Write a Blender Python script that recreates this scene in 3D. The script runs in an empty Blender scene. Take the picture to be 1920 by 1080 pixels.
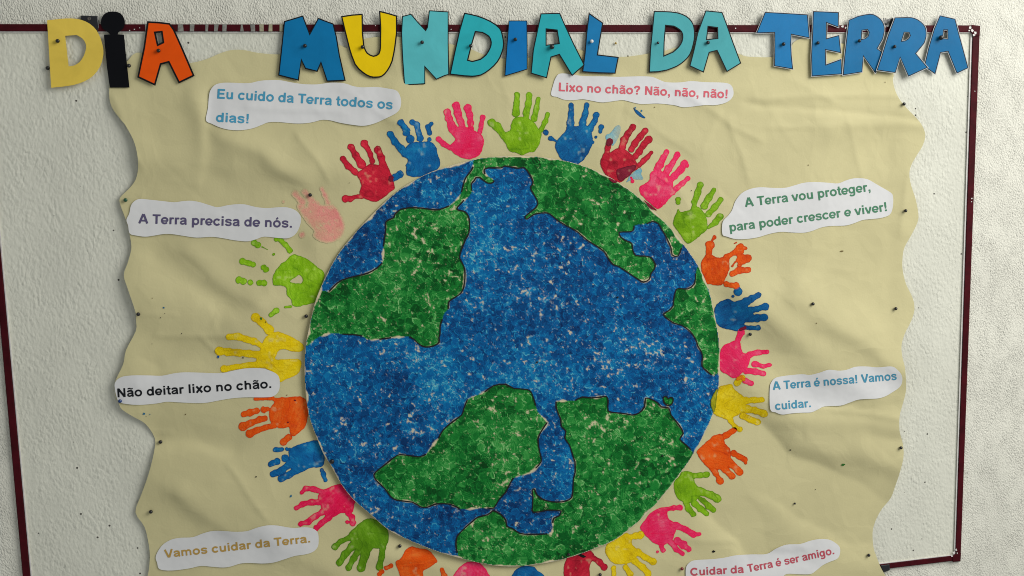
import bpy, math, random
import numpy as np
from mathutils import Vector, Matrix
from mathutils.geometry import delaunay_2d_cdt

random.seed(7); rng = np.random.RandomState(11)
S = bpy.context.scene
C = S.collection

# ------------------------------------------------------------------ camera
# photo 1920x1080; vanishing points of the board frame give the pose
F = 1870.0
ax = np.array([9095.0, -480.0, F]); ax /= np.linalg.norm(ax)        # world +X seen in the camera
dn = np.array([363.0, 14150.0, F]); dn -= ax*dn.dot(ax); dn /= np.linalg.norm(dn)
nn = np.cross(ax, dn); up = -dn
ray0 = np.array([0.0, 0.0, 1.0]); r0 = np.array([ray0.dot(ax), ray0.dot(nn), ray0.dot(up)])
DIST = 1.87
CAM = -r0*DIST
def col_(v): return Vector((v.dot(ax), v.dot(nn), v.dot(up)))
R = Matrix((col_(np.array([1., 0, 0])), col_(np.array([0, -1., 0])), col_(np.array([0, 0, -1.])))).transposed()
cd = bpy.data.cameras.new('camera'); cam = bpy.data.objects.new('camera', cd); C.objects.link(cam)
cd.sensor_width = 36; cd.lens = F/1920*36; cd.clip_start = 0.01; cd.clip_end = 50
cam.matrix_world = Matrix.Translation(Vector(CAM)) @ R.to_4x4()
S.camera = cam

def W(px, py, h):
    """photo pixel -> point h millimetres in front of the wall plane (y = 0)"""
    px = np.asarray(px, float); py = np.asarray(py, float); h = np.asarray(h, float)*0.001
    dx = (px-960)/F; dy = (py-540)/F
    d = [dx*a[0]+dy*a[1]+a[2] for a in (ax, nn, up)]
    t = (-h-CAM[1])/d[1]
    return np.stack([CAM[0]+t*d[0], -h+0*t, CAM[2]+t*d[2]], -1)

# ------------------------------------------------------------------ light
wd = bpy.data.worlds.new('World'); S.world = wd; wd.use_nodes = True
bg = wd.node_tree.nodes['Background']; bg.inputs[0].default_value = (0.97, 1.0, 0.97, 1); bg.inputs[1].default_value = 0.30
def area(name, loc, target, size, energy, color):
    ld = bpy.data.lights.new(name, 'AREA'); ld.shape = 'RECTANGLE'; ld.size, ld.size_y = size
    ld.energy = energy; ld.color = color
    o = bpy.data.objects.new(name, ld); C.objects.link(o); o.location = loc
    o.rotation_euler = (Vector(target)-Vector(loc)).to_track_quat('-Z', 'Y').to_euler()
    return o
area('window_light', (2.1, -1.7, 1.45), (0.75, 0, 0), (2.0, 2.0), 82, (1.0, 0.975, 0.92))
S.view_settings.view_transform = 'Standard'; S.view_settings.look = 'None'
S.cycles.filter_width = 1.0
S.view_settings.exposure = 0; S.view_settings.gamma = 1

# ------------------------------------------------------------------ helpers
def lin(c):
    c = np.asarray(c, float)/255
    return np.where(c <= .04045, c/12.92, ((c+.055)/1.055)**2.4)
def alb(c, e):
    a = lin(c)/e; a = a/max(1.0, a.max()/.88)
    return tuple(np.clip(a, .004, .88))
def vn(x, y, sc, seed):
    """smooth value noise, 0..1"""
    x = np.asarray(x, float)/sc; y = np.asarray(y, float)/sc
    xi = np.floor(x).astype(np.int64); yi = np.floor(y).astype(np.int64); fx = x-xi; fy = y-yi
    fx = fx*fx*(3-2*fx); fy = fy*fy*(3-2*fy)
    def hsh(a, b):
        n = (a*374761393+b*668265263+seed*1442695041) & 0xffffffff
        n = ((n ^ (n >> 13))*1274126177) & 0xffffffff
        return ((n ^ (n >> 16)) & 0xffffff)/float(0xffffff)
    return (hsh(xi, yi)*(1-fx)+hsh(xi+1, yi)*fx)*(1-fy)+(hsh(xi, yi+1)*(1-fx)+hsh(xi+1, yi+1)*fx)*fy
def sst(a, b, x):
    t = np.clip((x-a)/(b-a), 0, 1); return t*t*(3-2*t)
def T(ox, oy, s, pts): return [(ox+p[0]/s, oy+p[1]/s) for p in pts]
def smooth(pts, n=4, closed=True):
    P = np.array(pts, float); N = len(P); out = []
    rngi = range(N) if closed else range(N-1)
    for i in rngi:
        g = (lambda k: P[k % N]) if closed else (lambda k: P[min(max(k, 0), N-1)])
        a, b, c, d = g(i-1), g(i), g(i+1), g(i+2)
        for k in range(n):
            t = k/n
            out.append(tuple(.5*((2*b)+(-a+c)*t+(2*a-5*b+4*c-d)*t*t+(-a+3*b-3*c+d)*t**3)))
    if not closed: out.append(tuple(P[-1]))
    return out
def inside(px, py, poly):
    px = np.asarray(px); py = np.asarray(py); r = np.zeros(px.shape, bool); P = poly
    for i in range(len(P)):
        x1, y1 = P[i-1]; x2, y2 = P[i]
        if y1 == y2: continue
        c = ((y1 > py) != (y2 > py)) & (px < (x2-x1)*(py-y1)/(y2-y1)+x1)
        r ^= c
    return r
def segdist(px, py, pts, closed=True):
    d = np.full(px.shape, 1e9)
    for i in range(0 if closed else 1, len(pts)):
        x1, y1 = pts[i-1]; x2, y2 = pts[i]; vx, vy = x2-x1, y2-y1; L = vx*vx+vy*vy+1e-9
        t = np.clip(((px-x1)*vx+(py-y1)*vy)/L, 0, 1)
        d = np.minimum(d, np.hypot(px-x1-t*vx, py-y1-t*vy))
    return d

def EP(x, y):
    """estimated light at a photo point, to turn photographed colours into surface colours"""
    p = W(x, y, 0); v = p-np.array((2.1, -1.7, 1.45)); d = np.linalg.norm(v); u = v/d
    t = np.array((.75-2.1, 1.7, -1.45)); t /= np.linalg.norm(t)
    return (.38+6.0*max(u.dot(t), 0)*u[1]/d**2)*(1+.00022*max(float(y)-200, 0))
# ------------------------------------------------------------------ materials
def mat(name, color=None, rough=.7, var=0, vscale=60, bump=None, attr=None, coat=0, spec=.2, hue2=None, fine=0):
    m = bpy.data.materials.new(name); m.use_nodes = True; nt = m.node_tree; N = nt.nodes; Lk = nt.links
    b = N['Principled BSDF']; b.inputs['Roughness'].default_value = rough; b.inputs['Specular IOR Level'].default_value = spec
    tc = N.new('ShaderNodeTexCoord')
    if coat: b.inputs['Coat Weight'].default_value = coat; b.inputs['Coat Roughness'].default_value = .12
    src = None
    if attr:
        a = N.new('ShaderNodeAttribute'); a.attribute_name = attr; src = a.outputs['Color']
    if color is not None:
        b.inputs['Base Color'].default_value = (*color, 1)
        if var:
            n = N.new('ShaderNodeTexNoise'); n.inputs['Scale'].default_value = vscale; n.inputs['Detail'].default_value = 5
            n.inputs['Roughness'].default_value = .6; n.inputs['Distortion'].default_value = .6
            Lk.new(tc.outputs['Object'], n.inputs['Vector'])
            r = N.new('ShaderNodeValToRGB'); e = r.color_ramp.elements
            c1 = hue2[0] if hue2 else [x*(1-var) for x in color]; c2 = hue2[1] if hue2 else [min(1, x*(1+var)) for x in color]
            e[0].position = .32; e[0].color = (*c1, 1); e[1].position = .68; e[1].color = (*c2, 1)
            Lk.new(n.outputs['Fac'], r.inputs['Fac']); src = r.outputs['Color']
    if src is not None: Lk.new(src, b.inputs['Base Color'])
    if bump:
        last = None
        for sc, st, det in bump:
            n = N.new('ShaderNodeTexNoise'); n.inputs['Scale'].default_value = sc; n.inputs['Detail'].default_value = det
            n.inputs['Roughness'].default_value = .55
            Lk.new(tc.outputs['Object'], n.inputs['Vector'])
            bp = N.new('ShaderNodeBump'); bp.inputs['Strength'].default_value = 1; bp.inputs['Distance'].default_value = st
            Lk.new(n.outputs['Fac'], bp.inputs['Height'])
            if last: Lk.new(last.outputs['Normal'], bp.inputs['Normal'])
            last = bp
        Lk.new(last.outputs['Normal'], b.inputs['Normal'])
    return m

def stucco(name, base, grain, depth, chips):
    m = bpy.data.materials.new(name); m.use_nodes = True; nt = m.node_tree; N = nt.nodes; L = nt.links
    b = N['Principled BSDF']; b.inputs['Roughness'].default_value = .62; b.inputs['Specular IOR Level'].default_value = .35
    tc = N.new('ShaderNodeTexCoord')
    mp = N.new('ShaderNodeMapping'); mp.inputs['Rotation'].default_value = (0, .6, 0); mp.inputs['Scale'].default_value = (1.25, 1, .8)
    L.new(tc.outputs['Object'], mp.inputs['Vector'])
    def noise(sc, det, ro=.55, dist=0, v=None):
        n = N.new('ShaderNodeTexNoise'); n.inputs['Scale'].default_value = sc; n.inputs['Detail'].default_value = det
        n.inputs['Roughness'].default_value = ro; n.inputs['Distortion'].default_value = dist
        L.new((v or mp).outputs['Vector' if v is None else 0], n.inputs['Vector']); return n
    n1 = noise(grain, 4, .55, .4); n2 = noise(grain*.28, 3, .5, .2); n3 = noise(9, 3)
    vo = N.new('ShaderNodeTexVoronoi'); vo.inputs['Scale'].default_value = grain*.8; vo.feature = 'SMOOTH_F1'; vo.inputs['Smoothness'].default_value = .7
    L.new(mp.outputs['Vector'], vo.inputs['Vector'])
    def math_(op, a, bb):
        q = N.new('ShaderNodeMath'); q.operation = op
        for i, v in enumerate((a, bb)):
            if isinstance(v, (int, float)): q.inputs[i].default_value = v
            else: L.new(v, q.inputs[i])
        return q.outputs[0]
    # blobs of plaster with flatter patches in between
    amp = N.new('ShaderNodeMapRange'); amp.inputs['From Min'].default_value = .35; amp.inputs['From Max'].default_value = .62
    amp.inputs['To Min'].default_value = .45; amp.inputs['To Max'].default_value = 1.1
    nlow = noise(26, 2); L.new(nlow.outputs['Fac'], amp.inputs['Value'])
    h = math_('ADD', math_('MULTIPLY', n1.outputs['Fac'], .9), math_('MULTIPLY', vo.outputs['Distance'], -.7))
    h = math_('MULTIPLY', h, amp.outputs['Result'])
    h = math_('ADD', h, math_('MULTIPLY', n2.outputs['Fac'], .45))
    bp = N.new('ShaderNodeBump'); bp.inputs['Strength'].default_value = 1; bp.inputs['Distance'].default_value = depth
    L.new(h, bp.inputs['Height']); L.new(bp.outputs['Normal'], b.inputs['Normal'])
    r = N.new('ShaderNodeValToRGB'); e = r.color_ramp.elements
    e[0].position = .3; e[0].color = (*[x*.90 for x in base], 1); e[1].position = .7; e[1].color = (*base, 1)
    L.new(n3.outputs['Fac'], r.inputs['Fac']); out = r.outputs['Color']
    # darker tone in the pits, and small chips / pin holes
    pit = N.new('ShaderNodeMapRange'); pit.inputs['From Min'].default_value = .22; pit.inputs['From Max'].default_value = .36
    L.new(n1.outputs['Fac'], pit.inputs['Value'])
    mx = N.new('ShaderNodeMix'); mx.data_type = 'RGBA'; mx.inputs[6].default_value = (*[x*.72 for x in base], 1)
    L.new(pit.outputs['Result'], mx.inputs[0]); L.new(out, mx.inputs[7]); out = mx.outputs[2]
    if chips:
        v = N.new('ShaderNodeTexVoronoi'); v.inputs['Scale'].default_value = chips; L.new(tc.outputs['Object'], v.inputs['Vector'])
        wn = N.new('ShaderNodeSeparateColor'); L.new(v.outputs['Color'], wn.inputs[0])
        rad = math_('MULTIPLY', math_('GREATER_THAN', wn.outputs[0], .72), .075)
        sp = math_('LESS_THAN', v.outputs['Distance'], rad)
        m2 = N.new('ShaderNodeMix'); m2.data_type = 'RGBA'; m2.inputs[7].default_value = (.07, .065, .055, 1)
        L.new(sp, m2.inputs[0]); L.new(out, m2.inputs[6]); out = m2.outputs[2]
    L.new(out, b.inputs['Base Color'])
    return m

# ------------------------------------------------------------------ mesh makers
def tag(o, label=None, cat=None, group=None, kind=None):
    if label: o['label'] = label
    if cat: o['category'] = cat
    if group: o['group'] = group
    if kind: o['kind'] = kind
    return o
def mkobj(name, V, Fc, m, parent=None, attrs=None, smoothf=True):
    me = bpy.data.meshes.new(name); me.from_pydata([tuple(v) for v in V], [], Fc); me.update()
    if smoothf: me.polygons.foreach_set('use_smooth', [True]*len(me.polygons))
    if m: me.materials.append(m)
    if attrs is not None:
        for k, v in attrs.items():
            a = me.color_attributes.new(k, 'FLOAT_COLOR', 'POINT'); a.data.foreach_set('color', np.asarray(v, np.float32).ravel())
    o = bpy.data.objects.new(name, me); C.objects.link(o)
    if parent: o.parent = parent
    return o
def cdt(outer, holes=(), sp=8.0):
    outer = [tuple(p) for p in outer]
    polys = [outer]+[[tuple(p) for p in h] for h in holes]
    V = []; E = []
    for P in polys:
        b = len(V); V += P; E += [(b+i, b+(i+1) % len(P)) for i in range(len(P))]
    X = np.array(outer)
    gx, gy = np.meshgrid(np.arange(X[:, 0].min()+sp*.4, X[:, 0].max(), sp), np.arange(X[:, 1].min()+sp*.4, X[:, 1].max(), sp))
    gx = gx+(np.arange(gx.shape[0]) % 2)[:, None]*sp*.5
    gx = gx.ravel(); gy = gy.ravel()
    ok = inside(gx, gy, outer)
    for h in holes: ok &= ~inside(gx, gy, h)
    gx, gy = gx[ok], gy[ok]
    if len(gx):
        d = np.full(gx.shape, 1e9)
        for P in polys: d = np.minimum(d, segdist(gx, gy, P))
        gx, gy = gx[d > sp*.35], gy[d > sp*.35]
    V = [Vector(p) for p in V]+[Vector((a, b)) for a, b in zip(gx, gy)]
    r = delaunay_2d_cdt(V, E, [], 0, 1e-4)
    Vo = np.array([(v.x, v.y) for v in r[0]]); Fo = np.array([list(f) for f in r[2]])
    cx = Vo[Fo].mean(1)
    ok = inside(cx[:, 0], cx[:, 1], outer)
    for h in holes: ok &= ~inside(cx[:, 0], cx[:, 1], h)
    Fo = Fo[ok]
    a = Vo[Fo]; ar = (a[:, 1, 0]-a[:, 0, 0])*(a[:, 2, 1]-a[:, 0, 1])-(a[:, 2, 0]-a[:, 0, 0])*(a[:, 1, 1]-a[:, 0, 1])
    Fo[ar > 0] = Fo[ar > 0][:, ::-1]           # pixel y runs down: faces must look at the camera
    return Vo, Fo
def sheet(name, outer, holes, hf, m, parent=None, thick=.5, sp=8.0):
    V, Fc = cdt(outer, holes, sp)
    h = hf(V[:, 0], V[:, 1])+0*V[:, 0]; n = len(V)
    top = W(V[:, 0], V[:, 1], h)
    F_ = [tuple(int(i) for i in f) for f in Fc]
    if not thick: return mkobj(name, top, F_, m, parent)
    bot = top.copy(); bot[:, 1] += thick*.001
    cnt = {}
    for f in F_:
        for i in range(3):
            e = (f[i], f[(i+1) % 3]); cnt[e] = 1
    rim = [e for e in cnt if (e[1], e[0]) not in cnt]
    back = [tuple(i+n for i in f[::-1]) for f in F_]
    V2 = list(top)+list(bot); side = []
    for a, b in rim:                                   # own vertices, so the cut edge stays crisp
        k = len(V2); V2 += [top[b], top[a], bot[a], bot[b]]; side.append((k, k+1, k+2, k+3))
    return mkobj(name, V2, F_+back+side, m, parent)
def march(Fd, ox, oy, s):
    """polygons of the region Fd > 0 on a regular grid"""
    ny, nx = Fd.shape; idx = {}; V = []; Fc = []
    ins = Fd > 0
    def gv(i, j):
        k = (i, j)
        if k not in idx: idx[k] = len(V); V.append((ox+i*s, oy+j*s))
        return idx[k]
    def ev(i, j, k, l):
        kk = (i, j, k, l) if (i, j) < (k, l) else (k, l, i, j)
        if kk not in idx:
            a, b = Fd[kk[1], kk[0]], Fd[kk[3], kk[2]]; t = a/(a-b)
            idx[kk] = len(V); V.append((ox+(kk[0]+(kk[2]-kk[0])*t)*s, oy+(kk[1]+(kk[3]-kk[1])*t)*s))
        return idx[kk]
    c = ins[:-1, :-1]*1+ins[:-1, 1:]*1+ins[1:, 1:]*1+ins[1:, :-1]*1
    for j, i in zip(*np.nonzero(c)):
        i = int(i); j = int(j)
        cor = [(i, j), (i, j+1), (i+1, j+1), (i+1, j)]
        if c[j, i] == 4: Fc.append(tuple(gv(*q) for q in cor)); continue
        p = []
        for a in range(4):
            A = cor[a]; B = cor[(a+1) % 4]
            if ins[A[1], A[0]]: p.append(gv(*A))
            if ins[A[1], A[0]] != ins[B[1], B[0]]: p.append(ev(*A, *B))
        if len(p) > 2: Fc.append(tuple(p))
    return np.array(V), Fc
def film(name, Fd, ox, oy, s, hf, m, parent, attrs=None):
    V, Fc = march(Fd, ox, oy, s)
    if not len(V): return None
    return mkobj(name, W(V[:, 0], V[:, 1], hf(V[:, 0], V[:, 1])), Fc, m, parent, attrs(V) if attrs else None)
def offset(poly, w):
    """grow (w>0) or shrink a polygon"""
    P = np.array(poly, float); A = 0
    for i in range(len(P)): A += P[i-1][0]*P[i][1]-P[i][0]*P[i-1][1]
    sg = 1 if A > 0 else -1; out = []
    for i in range(len(P)):
        a = P[i]-P[i-1]; b = P[(i+1) % len(P)]-P[i]
        a /= np.linalg.norm(a); b /= np.linalg.norm(b)
        na = np.array([a[1], -a[0]])*sg; nb = np.array([b[1], -b[0]])*sg
        q = na+nb; q /= max(np.linalg.norm(q), 1e-6); k = min(1/max(q.dot(na), .25), 2.0)
        out.append(tuple(P[i]+q*w*k))
    return out
def box(name, x0, y0, x1, y1, h0, h1, m, parent=None, bev=1.5):
    return bar(name, [(x0, y0), (x1, y0), (x1, y1), (x0, y1)], h0, h1, m, parent, bev)
def bar(name, quad, h0, h1, m, parent=None, bev=1.5, n=1):
    """slab with a rounded front edge standing on the wall plane"""
    q0 = quad; rings = [(0, h0), (0, h1-bev), (-bev*.3, h1-bev*.3), (-bev, h1)]
    V = []
    for w, h in rings:
        for p in (offset(q0, w) if w else q0): V.append(W(p[0], p[1], h))
    k = len(quad); Fc = []
    for r in range(len(rings)-1):
        for i in range(k):
            j = (i+1) % k; Fc.append((r*k+i, (r+1)*k+i, (r+1)*k+j, r*k+j))
    Fc.append(tuple(3*k+i for i in range(k))[::-1])
    return mkobj(name, V, Fc, m, parent, smoothf=False)

# ------------------------------------------------------------------ wall and notice board
m_wall = stucco('wall_stucco', (.82, .815, .725), 420, .0027, 0)
m_panel = stucco('board_stucco', (.755, .76, .665), 185, .0016, 42)
m_red = mat('maroon_paint', (.058, .003, .007), .55, var=.3, vscale=40, bump=[(500, .0003, 3)], spec=.1)
m_rim = mat('white_bead', (.72, .70, .68), .5, var=.12, vscale=90)
m_black = mat('black_plastic', (.012, .013, .017), .35, spec=.5)
m_steel = mat('bolt_metal', (.10, .09, .08), .35)
m_tape = mat('old_tape', (.24, .24, .22), .6, var=.3, vscale=120)
m_tape2 = mat('old_tape_yellow', (.38, .36, .25), .6, var=.2, vscale=120)

wall = mkobj('wall', [(-2.2, 0, -1.6), (2.2, 0, -1.6), (2.2, 0, 1.4), (-2.2, 0, 1.4)], [(0, 1, 2, 3)], m_wall)
tag(wall, kind='structure')

board = bpy.data.objects.new('notice_board', None); C.objects.link(board)
board.location = Vector(W(960, 1050, 0))
tag(board, 'wall mounted white board with a thin maroon frame behind the poster', 'notice board')
def into(o, par=board):
    o.parent = par; o.matrix_parent_inverse = Matrix.Translation(-par.location); return o
# corners of the frame in the photo (outer edge), left ones lie outside the picture
TL, TR, BR, BL = (-49.5, 45), (1838, 48), (1801, 1053), (60, 1262)
itl, itr, ibr, ibl = (-34, 59), (1822, 61), (1790, 1040), (74, 1247)
inner = [itl, itr, ibr, ibl]
into(sheet('panel', [itl, itr, ibr, ibl], [], lambda x, y: 2.0, m_panel, None, 0, 60))
W_ = 13
into(bar('frame_rail', [(-45, 45), (1829, 47.5), (1829, 60.5), (-45, 58.5)], 0, 7, m_red))
into(bar('frame_rail', [(1824, 61), (1837, 61), (1801.5, 1041), (1791.5, 1041)], 0, 7, m_red))
into(bar('frame_rail', [(62, 1247), (1791, 1041), (1792, 1051), (62, 1260)], 0, 7, m_red))
into(bar('frame_rail', [(-50, 56), (-37, 58), (72, 1248), (58, 1252)], 0, 7, m_red))
into(bar('corner_cap', [(1822, 46.5), (1838, 48.5), (1837, 68), (1826, 69), (1820, 60)], 0, 8.5, m_red, None, 2))
into(bar('corner_cap', [(1791, 1038), (1802, 1037), (1801, 1052.5), (1786, 1054), (1785, 1044)], 0, 8.5, m_red, None, 2))
# white bead on the inner side
for q in ([(-38, 58.7), (1822, 60.7), (1822, 62.2), (-38, 60.9)],
          [(1820, 61), (1823.4, 61), (1791.2, 1041), (1788.5, 1041)],
          [(74, 1244), (1788, 1039.5), (1791, 1041.2), (74, 1247)],
          [(-36.5, 60), (-33.5, 60), (75.5, 1245), (72.5, 1245)]):
    into(bar('inner_bead', q, 0, 5, m_rim, None, .5))
# remains of tape across the top rail
for a, b, k in [(334, 344, 0), (356, 365, 0), (386, 391, 0), (402, 409, 0), (417, 424, 0), (451, 456, 0), (470, 479, 0), (487, 494, 1), (504, 512, 1), (524, 531, 1), (272, 277, 0)]:
    q = [(a+random.uniform(-1, 1), 45.2), (b+random.uniform(-1.5, 1.5), 45.4), (b+random.uniform(-1.5, 1.5), 59), (a+random.uniform(-1, 1), 59)]
    into(bar('tape_remnant', q, 6, 7.5, m_tape2 if k else m_tape, None, .1))
# chipped paint showing white
def chip(cx, cy, r, h, m=m_rim, par=None, el=1.0):
    n = 9; pts = [(cx+math.cos(a)*r*el*random.uniform(.5, 1.2), cy+math.sin(a)*r*random.uniform(.5, 1.2)) for a in [i*2*math.pi/n for i in range(n)]]
    return pts
for cx, cy, r, h in [(1819, 52, 3.2, 7.4), (1823, 57, 3, 8.8), (1829, 62, 3.2, 8.8), (1826, 66, 2.5, 8.8), (1817, 57, 2, 7.4), (1580, 49.5, 3, 7.4), (1586, 52, 2, 7.4), (1379, 53, 1.3, 7.3), (846, 55, 1, 7.3), (704, 48, 1, 7.3), (1822.5, 372, 1.6, 7.3), (1822, 378, 1.1, 7.3), (1828, 171, 1, 7.3), (1789, 1036, 2.6, 7.4), (1793, 1031, 2.2, 7.4), (1785, 1043, 2, 8.8), (1795, 1037, 1.4, 8.8), (243, 57, 1.4, 7.3), (252, 55, 1.5, 7.3), (262, 52, 1, 7.3), (1660, 50, 2, 7.3)]:
    into(sheet('paint_chip', chip(cx, cy, r, h), [], (lambda hh: (lambda x, y: hh))(h), m_rim, None, .2, 50))
# hanging brackets
br = into(bar('hanging_bracket', [(152, 29), (183, 30), (186, 52), (183, 62), (160, 60), (150, 45)], 0, 7.3, m_black, None, 1.5))
b2 = mkobj('bolt', [W(167+3.6*math.cos(a)*k, 35+3.6*math.sin(a)*k, h) for k, h in ((1, 7.3), (1, 8.2), (.55, 8.3), (.45, 7.8)) for a in [i*math.pi/6 for i in range(12)]],
           [(r*12+i, r*12+(i+1) % 12, (r+1)*12+(i+1) % 12, (r+1)*12+i) for r in range(3) for i in range(12)]+[tuple(range(36, 48))], m_steel)
b2.parent = br
into(bar('hanging_bracket', [(1651, 1060), (1668, 1058), (1668.5, 1069), (1656, 1074)], 0, 10, m_black, None, 1.5))
# crumpled black tape bunched on the rail
pts = []
for i in range(16):
    a = i*2*math.pi/16; pts.append((1668+17*math.cos(a)*random.uniform(.75, 1.1), 44+10*math.sin(a)*random.uniform(.6, 1.15)))
into(sheet('crumpled_tape', pts, [], lambda x, y: 7.3+1.8*vn(x, y, 4, 5), mat('bin_liner', (.012, .012, .012), .25, spec=.6), None, .5, 2.2))
for x in (1656, 1660, 1673):
    into(sheet('tape_scrap', [(x, 34), (x+1.5, 33), (x+3, 41), (x+1, 42)], [], lambda x, y: 7.8, m_black, None, .4, 20))

# ------------------------------------------------------------------ shape of the poster paper
left = [(205, 165.6), (206, 189.6), (212.5, 206), (227, 225), (235.4, 235.4), (250, 262.5), (257, 287.5), (259, 314.6), (254, 337.5), (241.7, 354), (225, 371), (226, 385), (233, 404), (239.6, 425), (246, 456.7), (245, 473), (239, 494), (232, 516), (239.6, 541.7), (254, 585), (255, 600), (254.6, 621), (236.5, 656), (231, 683), (219, 708), (215, 721), (216.7, 743), (222, 755), (229, 768), (252, 782.5), (273, 795), (290, 821), (289, 846.7), (278, 891), (264, 930), (254, 960.6), (271, 988), (278, 1016), (281, 1041), (279, 1069), (274, 1100), (282, 1150), (276, 1190)]
topl = [(212, 140), (240, 113), (250, 102), (265, 99), (300, 112), (330, 119), (358, 118), (387, 111), (410, 101), (433, 94), (458, 94), (483, 99), (521, 102), (560, 98), (600, 88), (635, 84), (650, 89.6), (672, 76), (700, 70), (740, 68), (780, 74), (840, 82), (870, 88), (887.5, 94), (906, 102), (937, 109), (965, 111), (992, 108), (1030, 96), (1060, 90), (1081, 92), (1096, 96), (1130, 105), (1160, 107), (1187, 105), (1218, 100), (1251, 94), (1269.6, 88.5), (1300, 84), (1340, 88), (1386, 101), (1401, 106), (1449, 107), (1475, 98), (1488, 80), (1501, 73), (1517, 73), (1545, 76), (1577, 81), (1620, 97), (1655, 112), (1675, 137.5)]
right = [(1674, 150), (1679, 171), (1689, 189.6), (1705, 208), (1720, 223), (1730, 237.5), (1735, 254), (1730, 273), (1720, 289.6), (1708.5, 310), (1705, 327), (1708.5, 348), (1717, 374), (1722, 401.7), (1720, 418), (1707.5, 443), (1695, 466), (1692, 489), (1693, 510), (1699, 533), (1711.7, 560), (1714.5, 581), (1708.5, 601.7), (1697, 624.6), (1690.4, 647.5), (1692, 670), (1696.7, 689), (1698.8, 718), (1698, 737), (1692, 760), (1686.7, 781), (1686.7, 808), (1693, 833), (1694, 858), (1686.7, 887.5), (1678, 913), (1670, 934), (1653, 955), (1641, 978), (1636, 999), (1637.7, 1026), (1643, 1042.5), (1651, 1063), (1662, 1082), (1680, 1110), (1690, 1150), (1684, 1190)]
paper_out = smooth(topl+right+left[::-1], 3)
disc = [(967, 292), (1035, 297), (1100, 313), (1160, 342), (1215, 385), (1262, 433), (1292, 472), (1313, 505), (1328, 540), (1338, 580), (1347.5, 633), (1349.5, 680), (1347.5, 723), (1337, 775), (1320, 815), (1298, 856), (1275, 888), (1245, 928), (1208, 968), (1167, 1003), (1130, 1023), (1058, 1048), (1000, 1059), (955, 1062), (913, 1058), (865, 1047), (817, 1033), (767, 1013), (728, 993), (693, 963), (663, 937), (640, 908), (622, 876), (606, 850), (592, 816), (580, 782), (574, 745), (571.5, 710), (571, 685), (573, 650), (581, 607), (593, 560), (614, 512), (637, 472), (670, 432), (700, 400), (730, 371), (765, 345), (807, 323), (850, 309), (900, 297)]
disc = smooth(disc, 4)

FOLDS = []
def fold(x0, y0, x1, y1, w, a): FOLDS.append((x0, y0, x1, y1, w, a))
# broad diagonal buckles of the right hand side
fold(1500, 560, 1705, 700, 26, 5.5); fold(1420, 590, 1640, 740, 30, 4.5); fold(1500, 520, 1560, 420, 18, 1.5)
fold(1400, 850, 1640, 1010, 40, -7); fold(1520, 830, 1690, 870, 24, 3.5); fold(1480, 790, 1690, 800, 14, 2.2)
fold(1330, 930, 1460, 1080, 26, -5); fold(1400, 700, 1480, 830, 26, 3)
fold(1380, 540, 1480, 620, 22, 3); fold(1540, 770, 1690, 785, 8, 1.8)
# horizontal creases near the top right, fold lines
fold(1420, 186, 1705, 176, 7, 1.6); fold(1400, 196, 1720, 222, 8, -1.8); fold(1440, 240, 1720, 236, 5, .8); fold(1480, 150, 1560, 190, 9, 1.4)
fold(1230, 150, 1420, 260, 9, 1.4); fold(1370, 230, 1400, 330, 8, 1.3); fold(1180, 210, 1300, 290, 7, .9); fold(1320, 280, 1350, 215, 6, 1.0)
fold(1590, 230, 1620, 340, 9, 1.0); fold(1700, 330, 1690, 430, 8, 1.2)
fold(1560, 240, 1760, 200, 26, 2.6)
# left hand side
fold(260, 300, 640, 318, 26, 2.6); fold(240, 560, 470, 640, 30, 2.4); fold(300, 630, 420, 632, 6, 1.6); fold(380, 637, 402, 660, 6, 1.4)
fold(255, 590, 330, 589, 3, .9); fold(300, 480, 420, 560, 26, -2.8); fold(350, 480, 480, 570, 14, 2.4)
fold(280, 810, 320, 812, 3, 1.2); fold(300, 820, 430, 832, 18, -2.6); fold(300, 900, 480, 960, 32, 2.6); fold(430, 880, 500, 970, 8, 1.4)
fold(340, 930, 440, 1000, 14, 2.0); fold(210, 190, 260, 300, 12, 2.2); fold(300, 690, 400, 660, 20, -2.5); fold(420, 250, 560, 330, 20, 3.0)
fold(560, 260, 610, 330, 10, 1.8); fold(470, 200, 640, 214, 9, 1.1); fold(640, 170, 760, 240, 12, 1.6); fold(740, 100, 760, 260, 22, 2.0)
fold(360, 140, 380, 260, 22, 2.5); fold(400, 180, 390, 320, 14, -1.6); fold(620, 640, 560, 470, 20, -2.2); fold(540, 560, 440, 600, 14, 1.6)
fold(930, 130, 960, 190, 9, 1.0); fold(850, 150, 980, 152, 5, .8); fold(1290, 1010, 1500, 1030, 9, 1.2); fold(1570, 1005, 1640, 1012, 3, 1.3)
fold(1590, 1050, 1650, 1046, 6, -1.2); fold(700, 1040, 1000, 1075, 16, 1.8); fold(480, 1000, 640, 1075, 20, 1.8)
rf = random.Random(3)
for i in range(170):
    x = rf.uniform(230, 1700); y = rf.uniform(110, 1070); a = rf.choice([rf.uniform(-.3, .3), rf.uniform(.5, 1.0), rf.uniform(0, 3.14)])
    L = rf.uniform(25, 110); fold(x, y, x+L*math.cos(a), y+L*math.sin(a), rf.uniform(3, 9), rf.uniform(-.6, .6))
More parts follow.
